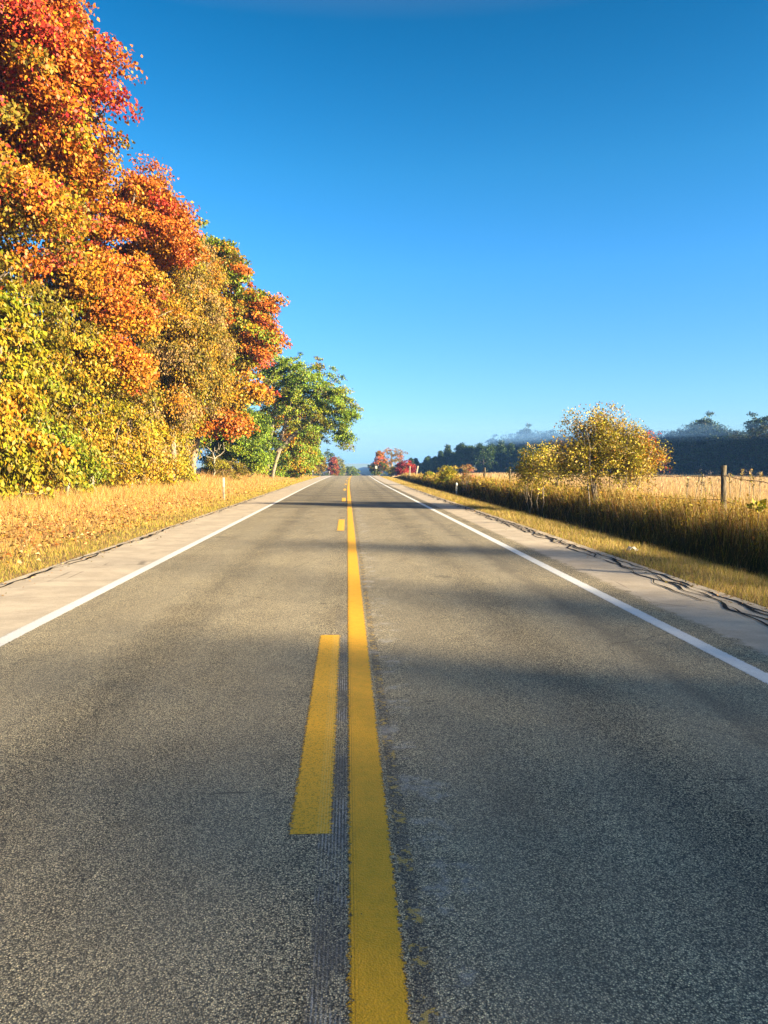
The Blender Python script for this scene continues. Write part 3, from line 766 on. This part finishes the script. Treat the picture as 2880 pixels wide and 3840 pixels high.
# pine row and far wood across the field: prototypes copied with their parts
def proto_tree(name, label, h, w_, conif, table, seed):
    rng = np.random.default_rng(seed)
    root = empty(name)
    tag(root, label, "tree")
    if conif:
        n = 120; f = rng.uniform(0.08, 1, n) ** 0.8
        rr = w_ * (1.02 - f) ** 0.8 * rng.uniform(0.55, 1.05, n); an = rng.uniform(0, 2 * np.pi, n)
        P = np.stack([rr * np.cos(an), rr * np.sin(an), f * h], -1)
    else:
        P = lobe_points([(0, 0, h * 0.55, w_, w_, h * 0.44, 90, 0.5), (w_ * 0.4, 0, h * 0.78, w_ * 0.55, w_ * 0.5, h * 0.2, 30), (-w_ * 0.45, 0.5, h * 0.7, w_ * 0.5, w_ * 0.5, h * 0.2, 26)], rng)
    cols = pick_cols(P, rng, table, 0.6)
    V, F = skeleton([[(0, 0, -0.5), (0.05, 0, h * 0.4), (0, 0, h * 0.85)]], P, rng, tip=0.03, rmax=0.25)
    mesh_obj("trunk", V, F, M_DARKBARK, parent=root, smooth=True)
    V, F, cc = clumps_to_leaves(P, np.full(len(P), w_ * 0.34), cols, 42, 0.42, rng, axis=np.array([0, 0, h * 0.4]), flat=0.6)
    mesh_obj("crown", V, F, M_LEAF, parent=root, cols=cc)
    return root
def dup(root, loc, rz, s, label=None, group=None):
    r = root.copy(); C.objects.link(r)
    r.location = loc; r.rotation_euler = (0, 0, rz); r.scale = (s, s, s)
    if label: r['label'] = label
    if group: r['group'] = group
    for ch in list(root.children):
        c = ch.copy(); C.objects.link(c); c.parent = r
    return r
protos_p = [proto_tree("pine_tree", "x", 9.0, 2.6, True, [((0.03, 0.06, 0.014), 3), (DGRN, 1)], 801), proto_tree("pine_tree", "x", 8.4, 2.9, False, [((0.03, 0.06, 0.014), 3), (DGRN, 1.6)], 802)]
protos_w = [proto_tree("wood_tree", "x", 14.0, 4.4, False, [((0.022, 0.035, 0.01), 2.4), (DGRN, 1)], 811), proto_tree("wood_tree", "x", 13.0, 4.0, False, [((0.022, 0.035, 0.01), 2), ((0.06, 0.05, 0.01), 1), (DGRN, 1)], 812),
            proto_tree("wood_tree", "x", 15.5, 3.4, False, [((0.022, 0.035, 0.01), 3), (DGRN, 1)], 813)]
rng = np.random.default_rng(77)
PINE_G, WOOD_G = "blue-green trees across the field behind the red bush", "trees of the dark far wood across the field"
PINE_L, WOOD_L = "hazy blue-green tree in the row across the field, right of the crimson bush", "dark tree of the fog-topped wood at the far right side of the field"
usedp, usedw = [False] * 2, [False] * 3
def put(protos, used, q, loc, rz, s, lab, grp):
    if used[q]: return dup(protos[q], loc, rz, s, lab, grp)
    o = protos[q]; used[q] = True
    o.location = loc; o.rotation_euler = (0, 0, rz); o.scale = (s, s, s); o['label'] = lab; o['group'] = grp
    return o
for j in range(30):
    f = j / 29
    y = 245 - 30 * f + rng.uniform(-14, 14); x = 19 + 36 * f + rng.uniform(-1, 1)
    put(protos_p, usedp, int(rng.integers(2)), (x, y, float(ground(x, y)) - 0.6), rng.uniform(0, 6.3), rng.uniform(0.72, 1.12), PINE_L, PINE_G)
for row in range(3):
    for j in range(34):
        f = (j + rng.uniform(-0.3, 0.3)) / 33
        y = 262 * (1 - f) + 122 * f; x = 50 + 60 * f + row * 7 + rng.uniform(-2, 2)
        put(protos_w, usedw, int(rng.integers(3)), (x, y, float(ground(x, y)) - 1.9), rng.uniform(0, 6.3), rng.uniform(0.7, 1.08) * (1.0 + 0.08 * row), WOOD_L, WOOD_G)

# trees outside the frame, right behind the camera, that shade the near road
SH = [((46.4, -28.0), 16.6, 3.8), ((50.4, -24.5), 16.2, 3.6), ((54.4, -21.8), 15.9, 3.5), ((58.4, -18.7), 15.8, 3.4), ((62.0, -16.3), 15.6, 3.1),
      ((50.0, -33.5), 19.0, 4.6), ((57.0, -29.5), 17.6, 4.4), ((64.0, -25.5), 17.6, 4.4), ((70.5, -21.0), 16.8, 4.2)]
SHL = ["front row shade tree outside the frame, farthest back of five", "front row shade tree outside the frame, second from the back of five", "front row shade tree outside the frame, middle one of five",
       "front row shade tree outside the frame, fourth from the back", "front row shade tree outside the frame, nearest the field of five",
       "big second row tree outside the frame, farthest behind the camera", "big second row tree outside the frame, second from the back", "big second row tree outside the frame, third from the back", "big second row tree outside the frame, nearest the field"]
for q, ((x, y), h, w_) in enumerate(SH):
    make_tree("shade_tree", SHL[q], "tree", (x, y), [trunk_path(x, y, h * 0.8, (0.2, 0), 7, 900 + q)], [(x, y, h * 0.52, w_, w_, h * 0.46, 250, 0.1)], [(GRN, 2), (OLV, 1)], 0.28, 122, 1.2, 910 + q, zmin=0.1)

# ------------------------------------------------------------------ fences, markers, signs
def post_mesh(x, y, z0, z1, r, lean=(0, 0), seed=0, name="post", parent=None, mat=None, sides=10):
    rr = np.random.default_rng(seed)
    n = 7; rings = []
    prof = 1 + 0.13 * rr.normal(size=sides)
    for j in range(n):
        f = j / (n - 1)
        an = np.arange(sides) * 2 * np.pi / sides
        rad = r * (1.05 - 0.12 * f) * prof * (1 + 0.04 * rr.normal(size=sides))
        zz = np.full(sides, z0 + (z1 - z0) * f)
        if j == n - 1: zz = zz + rr.normal(size=sides) * 0.012 + 0.02 * np.cos(an + seed)
        rings.append(np.stack([x + lean[0] * f + rad * np.cos(an), y + lean[1] * f + rad * np.sin(an), zz], -1))
    V = np.concatenate(rings + [np.array([[x + lean[0], y + lean[1], z1 - 0.005]])])
    F = []
    for j in range(n - 1):
        for q in range(sides):
            q2 = (q + 1) % sides
            F.append((j * sides + q, j * sides + q2, (j + 1) * sides + q2, (j + 1) * sides + q))
    T = [((n - 1) * sides + q, (n - 1) * sides + (q + 1) % sides, n * sides) for q in range(sides)]
    return mesh_obj(name, V, [np.array(F), np.array(T)], mat or M_POST, parent=parent)

k = NT("rusty_wire"); k.base((0.07, 0.05, 0.04), 0.7, 0.4); M_WIRE = k.m
def wire(name, pts, r, parent, seed=0, barbs=True):
    pts = np.array(pts)
    V, F = tubes(pts[:-1], pts[1:], np.full(len(pts) - 1, r), np.full(len(pts) - 1, r), 5)
    Vs, Fs = [V], [F]; off = len(V)
    if barbs:
        rr = np.random.default_rng(seed)
        c = pts[::2]; d = unit(rr.normal(size=(len(c), 3))) * 0.035
        v, f = tubes(c - d, c + d, np.full(len(c), r * 0.8), np.full(len(c), r * 0.8), 4)
        Vs.append(v); Fs.append(f + off)
    return mesh_obj(name, np.concatenate(Vs), np.concatenate(Fs), M_WIRE, parent=parent)

fence = empty("wire_fence", (0, 0, 0))
tag(fence, "old barbed wire fence on weathered round posts along the right edge of the field", "fence")
FP = [(9.2, 8.1, 1.62), (9.35, 17.9, 1.60), (9.3, 27.6, 1.56), (9.3, 32.4, 1.5), (9.3, 37.1, 1.46), (9.35, 42.2, 1.44), (9.45, 50.5, 1.5), (9.45, 60, 1.15), (9.45, 70, 1.0), (9.5, 78, 0.95), (9.5, 84, 0.85), (9.5, 91, 0.85), (9.6, 97, 0.9), (9.4, 102, 0.95)]
for q, (x, y, zt) in enumerate(FP):
    x += float(xoff(y)) * 0.4
    big_ = q in (1, 6)
    post_mesh(x, y, float(ground(x, y)) - 0.25, zt, 0.072 if big_ else 0.062, ((-0.05, 0.0) if q == 1 else (0.03 * math.sin(q * 3), 0.02)), 1000 + q, parent=fence, mat=M_OLDPOST)
for q, (x, y, zt, ln) in enumerate([(9.55, 104.5, 1.62, 0.42), (9.0, 107, 1.6, 0.05)]):
    post_mesh(x, y, -0.4, zt, 0.12, (ln, 0), 1050 + q, parent=fence)
for zf, sg in ((0.86, 0.06), (0.5, 0.08), (0.28, 0.1)):
    for q in range(len(FP) - 1):
        a, b = FP[q], FP[q + 1]
        n = int(max(6, (b[1] - a[1]) / 0.22)) if q < 3 else 6
        t = np.linspace(0, 1, n)
        ga, gb = float(ground(a[0], a[1])), float(ground(b[0], b[1]))
        za, zb = ga + (a[2] - ga) * zf, gb + (b[2] - gb) * zf
        s_ = sg * (1 + 1.2 * ((q * 7 + int(zf * 10)) % 3))
        P = np.stack([a[0] + (b[0] - a[0]) * t - 0.09 + 0.02 * np.sin(t * 23 + q), a[1] + (b[1] - a[1]) * t, za + (zb - za) * t - s_ * 4 * t * (1 - t) + 0.012 * np.sin(t * 40)], -1)
        wire("barbed_wire", P, 0.008 if q < 3 else 0.006, fence, q, q < 3)

oldf = empty("old_fence", (0, 0, 0))
tag(oldf, "remains of an old fence, grey wooden posts standing in the shrubs of the left verge", "fence")
for q, (x, y, zt, r) in enumerate([(-11.0, 27.0, 0.95, 0.12), (-11.0, 29.6, 0.95, 0.075), (-10.9, 32.3, 1.25, 0.105), (-10.95, 38.0, 0.8, 0.07), (-10.9, 46.5, 0.92, 0.13), (-10.9, 52, 0.9, 0.07)]):
    post_mesh(x, y, float(ground(x, y)) - 0.2, zt, r, (0.06 * math.sin(q * 2.4), 0.03), 1100 + q, parent=oldf)

k = NT("white_marker_paint"); n_ = k.noise(k.obj(), 14.0, 4.0, 0.7); k.base(k.mix(k.step(n_, 0.45, 0.75), (0.42, 0.39, 0.34), (0.26, 0.23, 0.19)), 0.6, 0.3); M_WPAINT = k.m
k = NT("galvanised_steel"); n_ = k.noise(k.obj(), 25.0, 3.0); k.base(k.mix(n_, (0.25, 0.25, 0.25), (0.42, 0.42, 0.41)), 0.5, 0.5); k.b.inputs['Metallic'].default_value = 0.5; M_STEEL = k.m
k = NT("reflector"); k.base((0.42, 0.42, 0.4), 0.35, 0.5); M_REF = k.m
def box(x0, x1, y0, y1, z0, z1):
    V = np.array([(x, y, z) for z in (z0, z1) for y in (y0, y1) for x in (x0, x1)], float)
    F = np.array([(0, 2, 3, 1), (4, 5, 7, 6), (0, 1, 5, 4), (2, 6, 7, 3), (0, 4, 6, 2), (1, 3, 7, 5)])
    return V, F
def cat_boxes(bs):
    Vs, Fs, o = [], [], 0
    for b in bs:
        V, F = box(*b); Vs.append(V); Fs.append(F + o); o += 8
    return np.concatenate(Vs), np.concatenate(Fs)
def bevel(o, w=0.006):
    m = o.modifiers.new("bevel", 'BEVEL'); m.width = w; m.segments = 2
    return o
# near left marker: slim wooden stake, dark below and white above
x, y = -5.95, 36.0; z0 = float(ground(x, y))
mk = empty("marker_post", (x, y, z0)); tag(mk, "slim wooden roadside marker post with white painted upper half in the left grass", "marker post")
bevel(mesh_obj("stake", *cat_boxes([(-0.045, 0.045, -0.035, 0.035, -0.25, 0.64)]), M_POST, parent=mk))
bevel(mesh_obj("white_band", *cat_boxes([(-0.047, 0.047, -0.037, 0.037, 0.64, 1.10)]), M_WPAINT, parent=mk))
# U-channel delineators
def delineator(x, y, h, label, s=1.0):
    z0 = float(ground(x, y)) - 0.1
    d = empty("delineator", (x, y, z0)); tag(d, label, "delineator")
    mesh_obj("post", *cat_boxes([(-0.03 * s, 0.03 * s, 0.0, 0.006, -0.2, h), (-0.036 * s, -0.03 * s, -0.02, 0.012, -0.2, h), (0.03 * s, 0.036 * s, -0.02, 0.012, -0.2, h)]), M_STEEL, parent=d)
    an = np.arange(16) * 2 * np.pi / 16
    rr_ = 0.075 * s
    ring = np.stack([rr_ * 0.8 * np.cos(an), np.zeros(16), h - 0.1 + rr_ * 1.3 * np.sin(an)], -1)
    V = np.concatenate([ring + [0, -0.022, 0], ring + [0, -0.002, 0]])
    j = np.arange(16); F = np.stack([j, (j + 1) % 16, (j + 1) % 16 + 16, j + 16], -1)
    mesh_obj("reflector", V, [F, np.array([j[::-1]]), np.array([j + 16])], M_REF, parent=d)
    return d
delineator(6.9, 46.5, 1.05, "white-topped thin metal delineator at the right verge beside the feathery dead shrub", 1.2)
delineator(-5.0, 108, 1.1, "thin delineator in the left verge grass, the nearer of two before the crest", 1.2)
delineator(-3.6, 150, 1.0, "tiny delineator at the left shoulder by the small red maple, farther of two", 1.2)
# signs on posts, plain backs/faces too far to read
def sign(x, y, w_, h_, zt, label, mat, mat_post):
    z0 = float(ground(x, y)) - 0.2
    s_ = empty("road_sign", (x, y, z0)); tag(s_, label, "road sign")
    mesh_obj("post", *cat_boxes([(-0.04, 0.04, 0.0, 0.05, -0.3, zt - z0)]), mat_post, parent=s_)
    bevel(mesh_obj("panel", *cat_boxes([(-w_ / 2, w_ / 2, -0.012, -0.002, zt - z0 - h_, zt - z0 - 0.01)]), mat, parent=s_), 0.004)
sign(-7.7, 130, 0.5, 0.55, 2.3, "small grey sign seen from behind on a thin post in the left verge", M_STEEL, M_STEEL)
sign(5.7, 146, 0.42, 0.55, 1.66, "small white square sign on a dark post at the right shoulder by the crest", M_WPAINT, M_DARKBARK)

# scrap of litter
rr = np.random.default_rng(5)
V, F = [], []
nx_, ny_ = 9, 7
gxx, gyy = np.meshgrid(np.linspace(-0.1, 0.1, nx_), np.linspace(-0.07, 0.07, ny_))
zz = 0.05 + 0.035 * np.sin(gxx * 40) * np.cos(gyy * 50) + rr.normal(size=gxx.shape) * 0.01 - 3.0 * (gxx ** 2 + gyy ** 2)
lx, ly = 5.55, 14.1
li = mesh_obj("litter_scrap", np.stack([gxx, gyy, zz + 0.05], -1).reshape(-1, 3), grid_faces(ny_, nx_), M_WPAINT, smooth=True)
li.location = (lx, ly, float(ground(lx, ly)))
so = li.modifiers.new("thick", 'SOLIDIFY'); so.thickness = 0.01
tag(li, "crumpled white scrap of litter lying in the mown grass strip on the right", "litter")

# ------------------------------------------------------------------ grass
def blades(name, label, x, y, h, w_, lean, cols, seed, two=False, cat="grass"):
    rng = np.random.default_rng(seed)
    n = len(x)
    z = ground(x, y) - 0.02
    an = rng.uniform(0, 2 * np.pi, n)
    sx, sy = np.cos(an), np.sin(an)
    la = rng.uniform(0, 2 * np.pi, n); lm = lean * rng.uniform(0.2, 1, n) * h
    tx, ty = lm * np.cos(la), lm * np.sin(la)
    B = np.stack([x, y, z], -1); S = np.stack([sx, sy, np.zeros(n)], -1) * w_[:, None] / 2
    T = B + np.stack([tx, ty, h], -1)
    if two:
        Mm = B + np.stack([tx * 0.35, ty * 0.35, h * 0.6], -1)
        V = np.stack([B - S, B + S, Mm + S * 0.8, Mm - S * 0.8, T], 1).reshape(-1, 3)
        i = np.arange(n) * 5
        F = [np.stack([i, i + 1, i + 2, i + 3], -1), np.stack([i + 3, i + 2, i + 4], -1)]
        cc = np.concatenate([cols, cols])
    else:
        V = np.stack([B - S, B + S, T], 1).reshape(-1, 3)
        i = np.arange(n) * 3
        F = np.stack([i, i + 1, i + 2], -1); cc = cols
    o = mesh_obj(name, V, F, M_GRASS, cols=cc)
    return tag(o, label, cat, kind="stuff")

def scatter(rng, n, x0, x1, y0, y1, p=1.0):
    """more points near the camera: y distributed with density ~ 1/y^p"""
    u = rng.uniform(0, 1, n)
    if p == 1.0: y = y0 * (y1 / y0) ** u
    else: y = (y0 ** (1 - p) + u * (y1 ** (1 - p) - y0 ** (1 - p))) ** (1 / (1 - p))
    x = rng.uniform(x0, x1, n)
    return x, y
def gcols(rng, n, cl, w):
    w = np.array(w, float) / sum(w)
    base = np.array(cl)[rng.choice(len(cl), n, p=w)]
    return jitter_cols(base, rng, 0.3, 0.08)
STRAW = (0.46, 0.30, 0.10); PALE = (0.56, 0.40, 0.20); GG = (0.20, 0.21, 0.03); RUST = (0.34, 0.15, 0.04); YG = (0.38, 0.31, 0.04); BRN = (0.17, 0.095, 0.03)

rng = np.random.default_rng(21)
n = 150000
x, y = scatter(rng, n, -12.6, -4.62, 5.5, 120, 1.0)
tuft = gnoise(x, y, 2.3, 1.0)
t = (x + 12.6) / 8.0
h = np.interp(x, [-12.6, -10.5, -8.5, -6.2, -4.7], [0.55, 0.5, 0.26, 0.13, 0.07]) * (0.5 + tuft) * rng.uniform(0.6, 1.3, n)
h *= 1 + 0.6 * sstep(40, 70, y) * (x < -6.2)
w_ = 0.006 * np.clip(y / 12, 0.8, 7)
c = gcols(rng, n, [(0.50, 0.285, 0.085), (0.54, 0.35, 0.15), RUST, YG], [3, 2, 1.3, 0.5])
cg = gcols(rng, n, [YG, GG, STRAW], [2, 1, 1.4])
m = rng.uniform(size=n) < sstep(-7.2, -5.2, x) * 0.85
c = np.where(m[:, None], cg, c)
x = x + xoff(y)
blades("verge_grass", "dry straw grass of the left verge, greener along the pavement edge", x, y, h, w_, 0.8, c, 22)

n = 22000
x, y = scatter(rng, n, -12.2, -5.3, 9, 62, 1.2)
keep = rng.uniform(size=n) < np.interp(x, [-12.2, -9.5, -7.0, -5.3], [0.9, 1.0, 0.75, 0.12]) * (0.35 + gnoise(x, y, 1.1, 4.0))
x, y = x[keep], y[keep]; n = len(x)
P = np.stack([x, y, ground(x, y) + rng.uniform(0.02, 0.17, n)], -1)
a = unit(np.stack([rng.normal(size=n), rng.normal(size=n), rng.normal(size=n) * 0.35], -1))
nr = unit(np.stack([rng.normal(size=n) * 0.6, rng.normal(size=n) * 0.6, np.ones(n)], -1))
L = rng.uniform(0.045, 0.10, n)
V, F = leaf_mesh(P, a, nr, L, L * 0.8, 0.35)
o = mesh_obj("fallen_leaves", V, F, M_FALLEN, cols=gcols(rng, n, [(0.46, 0.24, 0.08), (0.52, 0.33, 0.16), (0.42, 0.14, 0.03), (0.22, 0.08, 0.03), (0.48, 0.27, 0.04)], [3, 1.4, 1.8, 1, 1.4]))
tag(o, "fallen tan and orange leaves strewn over the grass of the left verge", "fallen leaves", kind="stuff")

# right mown strip
n = 110000
x, y = scatter(rng, n, 4.66, 7.6, 6.5, 120, 1.0)
tuft = gnoise(x, y, 2.9, 3.0)
h = np.interp(x, [4.6, 5.2, 6.6, 7.6], [0.07, 0.13, 0.15, 0.28]) * (0.5 + tuft) * rng.uniform(0.6, 1.3, n)
w_ = 0.005 * np.clip(y / 10, 0.8, 7)
c = gcols(rng, n, [STRAW, YG, GG, BRN, PALE], [2.6, 1.6, 1.0, 1.2, 1.0])
blades("mown_grass", "short mown yellow-brown grass strip beside the right shoulder", x + xoff(y), y, h, w_, 0.75, c, 23)

# right tall grass on the bank
n = 105000
x, y = scatter(rng, n, 7.3, 11.5, 8.5, 125, 0.9)
tuft = gnoise(x, y, 1.9, 5.0)
h = np.interp(x, [7.3, 8.3, 9.2, 10.5, 11.5], [0.5, 0.9, 1.0, 0.62, 0.42]) * (0.55 + 0.8 * tuft) * rng.uniform(0.6, 1.25, n)
h *= 1 - 0.35 * sstep(45, 90, y)
w_ = 0.009 * np.clip(y / 16, 0.8, 5)
c = gcols(rng, n, [STRAW, YG, RUST, BRN, GOLD, PALE], [2.2, 2.4, 1.6, 1.0, 1.2, 0.8])
df = gcols(rng, n, [(0.05, 0.045, 0.012), (0.07, 0.045, 0.018), (0.035, 0.045, 0.01)], [1, 1, 1])  # dark blades for the road side, painting in the ditch's shade
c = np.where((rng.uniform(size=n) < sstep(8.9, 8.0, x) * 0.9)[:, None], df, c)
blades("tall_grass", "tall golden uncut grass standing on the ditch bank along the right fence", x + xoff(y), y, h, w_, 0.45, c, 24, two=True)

# weeds with small leaves mixed into the tall grass
n = 26000
x, y = scatter(rng, n, 8.0, 10.6, 9, 90, 1.0)
kp = gnoise(x, y, 2.6, 7.0) > 0.5
x, y = x[kp], y[kp]; n = len(x)
hz_ = rng.uniform(0.25, 0.95, n) * np.interp(x, [8, 9, 10.6], [0.85, 1.0, 0.6]) * (0.5 + 0.9 * gnoise(x, y, 1.9, 5.0))
P = np.stack([x + xoff(y), y, ground(x, y) + hz_], -1)
L = rng.uniform(0.04, 0.11, n) * np.clip(y / 18, 0.8, 3)
V, F = leaf_mesh(P, unit(rng.normal(size=(n, 3)) + [0, 0, -0.2]), unit(rng.normal(size=(n, 3)) + [0.3, -0.2, 0.6]), L, L * 0.45)
cw = gcols(rng, n, [YG, GOLD, RUST, OLV, GRN], [2.2, 2, 1, 1.2, 0.8])
cw = np.where((hz_ < 0.4)[:, None] & (x < 8.7)[:, None], cw * 0.5, cw)  # low leaves on the road side halved in tone to paint in shade
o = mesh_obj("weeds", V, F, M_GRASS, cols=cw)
tag(o, "leafy yellowing weeds mixed through the tall grass of the right ditch bank", "weeds", kind="stuff")
# leaves and straw blown onto the shoulders
n = 900
x = np.concatenate([-4.72 + np.abs(rng.normal(size=n // 2)) * 0.22, 4.72 - np.abs(rng.normal(size=n - n // 2)) * 0.2]); y = 6 * (60 / 6) ** rng.uniform(0, 1, n)
P = np.stack([x + xoff(y), y, zroad(y) + rng.uniform(0.004, 0.02, n)], -1)
L = rng.uniform(0.02, 0.06, n)
V, F = leaf_mesh(P, unit(rng.normal(size=(n, 3)) * [1, 1, 0.12]), unit(rng.normal(size=(n, 3)) * 0.3 + [0, 0, 1]), L, L * 0.6, 0.25)
o = mesh_obj("blown_leaves", V, F, M_FALLEN, cols=gcols(rng, n, [(0.42, 0.24, 0.09), (0.3, 0.12, 0.03), (0.2, 0.15, 0.03)], [2, 1, 1.4]))
tag(o, "bits of leaf and straw blown onto the outer edges of both shoulders", "leaf litter", kind="stuff")

# field
n = 120000
d = 13 * (190 / 13) ** rng.uniform(0, 1, n)
an = rng.uniform(0.02, 0.62, n)
x, y = d * np.tan(an), d
kp = x > 10.0 + xoff(y) * 0
x, y = x[kp], y[kp]; n = len(x)
h = (0.22 + 0.35 * gnoise(x, y, 0.5, 2.0)) * rng.uniform(0.6, 1.3, n)
w_ = 0.008 * np.clip(y / 14, 0.8, 12)
c = gcols(rng, n, [PALE, STRAW, (0.5, 0.30, 0.17), BRN], [3, 2, 1.5, 0.4])
blades("field_grass", "pale straw grass covering the open field beyond the right fence", x, y, h, w_, 0.6, c, 25)

# tall weed stalks that stand up against the dark wood
WG = "dry weed stalks around the near fence post"
def weed(x, y, h, seed, label):
    rr = np.random.default_rng(seed)
    z0 = float(ground(x, y)); r = empty("weed_stalk", (x, y, z0)); tag(r, label, "weed", WG)
    t = np.linspace(0, 1, 7)
    lx_ = rr.normal() * 0.12
    P = np.stack([lx_ * t ** 2, rr.normal() * 0.05 * t, h * t], -1)
    V, F = tubes(P[:-1], P[1:], np.full(6, 0.011), np.full(6, 0.008), 5)
    mesh_obj("stem", V, F, M_POST, parent=r)
    n = 60
    f = rr.uniform(0.8, 1.0, n)
    Q = np.stack([lx_ * f ** 2, 0 * f, h * f], -1) + rr.normal(size=(n, 3)) * np.array([0.014, 0.014, 0.005])
    L = rr.uniform(0.025, 0.06, n)
    V, F = leaf_mesh(Q, unit(rr.normal(size=(n, 3)) * 0.6 + [0, 0, 0.8]), unit(rr.normal(size=(n, 3))), L, L * 0.6)
    mesh_obj("seed_head", V, F, M_LEAF, parent=r, cols=gcols(rr, n, [TAN, PALE, YGRN], [2, 2, 1]))
for q, (X, d_, h) in enumerate([(1480, 20, 1.35), (1500, 21, 1.3), (1512, 19.5, 1.45), (1530, 20.5, 1.2), (1601, 18.5, 1.55), (1622, 18, 1.55), (1636, 19, 1.35), (1650, 18.6, 1.5), (1545, 22, 1.3), (1585, 19, 1.45)]):
    weed((X - 750) / 1597 * d_ * 1.02, d_, h, 1200 + q, "dry weed stalk with a tan seed head by the thick right fence post")
# leafy green plant at the right edge
x, y = 8.9, 15.6
make_tree("leafy_weed", "bright green broad-leaved plant in the tall grass at the right edge of the photo", "plant", (x, y), [[(x, y, -0.3), (x, y, 0.3), (x + 0.03, y, 0.75)]],
          [(x, y, 0.72, 0.14, 0.14, 0.12, 7, 0.3)], [(YGRN, 3), (GRN, 1)], 0.17, 5, 0.1, 1301, zmin=0.2, droop=-0.3, rmax=0.008, tip=0.003)

# ------------------------------------------------------------------ air
def vol_box(name, b, dens, colr, label, aniso=0.0):
    V, F = box(*b)
    o = mesh_obj(name, V, F, None)
    m = bpy.data.materials.new(name); m.use_nodes = True
    t = m.node_tree
    for x_ in list(t.nodes):
        if x_.type == 'BSDF_PRINCIPLED': t.nodes.remove(x_)
    v = t.nodes.new('ShaderNodeVolumePrincipled')
    v.inputs['Color'].default_value = tuple(colr) + (1,); v.inputs['Density'].default_value = dens; v.inputs['Anisotropy'].default_value = aniso
    t.links.new(v.outputs[0], t.nodes['Material Output'].inputs['Volume'])
    o.data.materials.append(m)
    return tag(o, label, "haze", kind="stuff")
vol_box("haze", (-1550, 1550, -310, 1850, -12, 30), 0.00030, (0.18, 0.42, 1.0), "thin blue morning haze filling the air down the road")
for q, (z0, z1, dn, lb) in enumerate([(7.4, 8.6, 0.0015, "thin lower fringe of the blue-white fog bank before the far wood"), (8.601, 11.4, 0.0078, "dense middle layer of the blue-white fog bank before the far wood"), (11.401, 14.0, 0.0022, "thin upper veil of the blue-white fog bank around the treetops")]):
    vol_box("fog_bank", (-1540, 1540, 150 + 12 * q, 1840, z0, z1), dn, (0.24, 0.50, 1.0), lb)
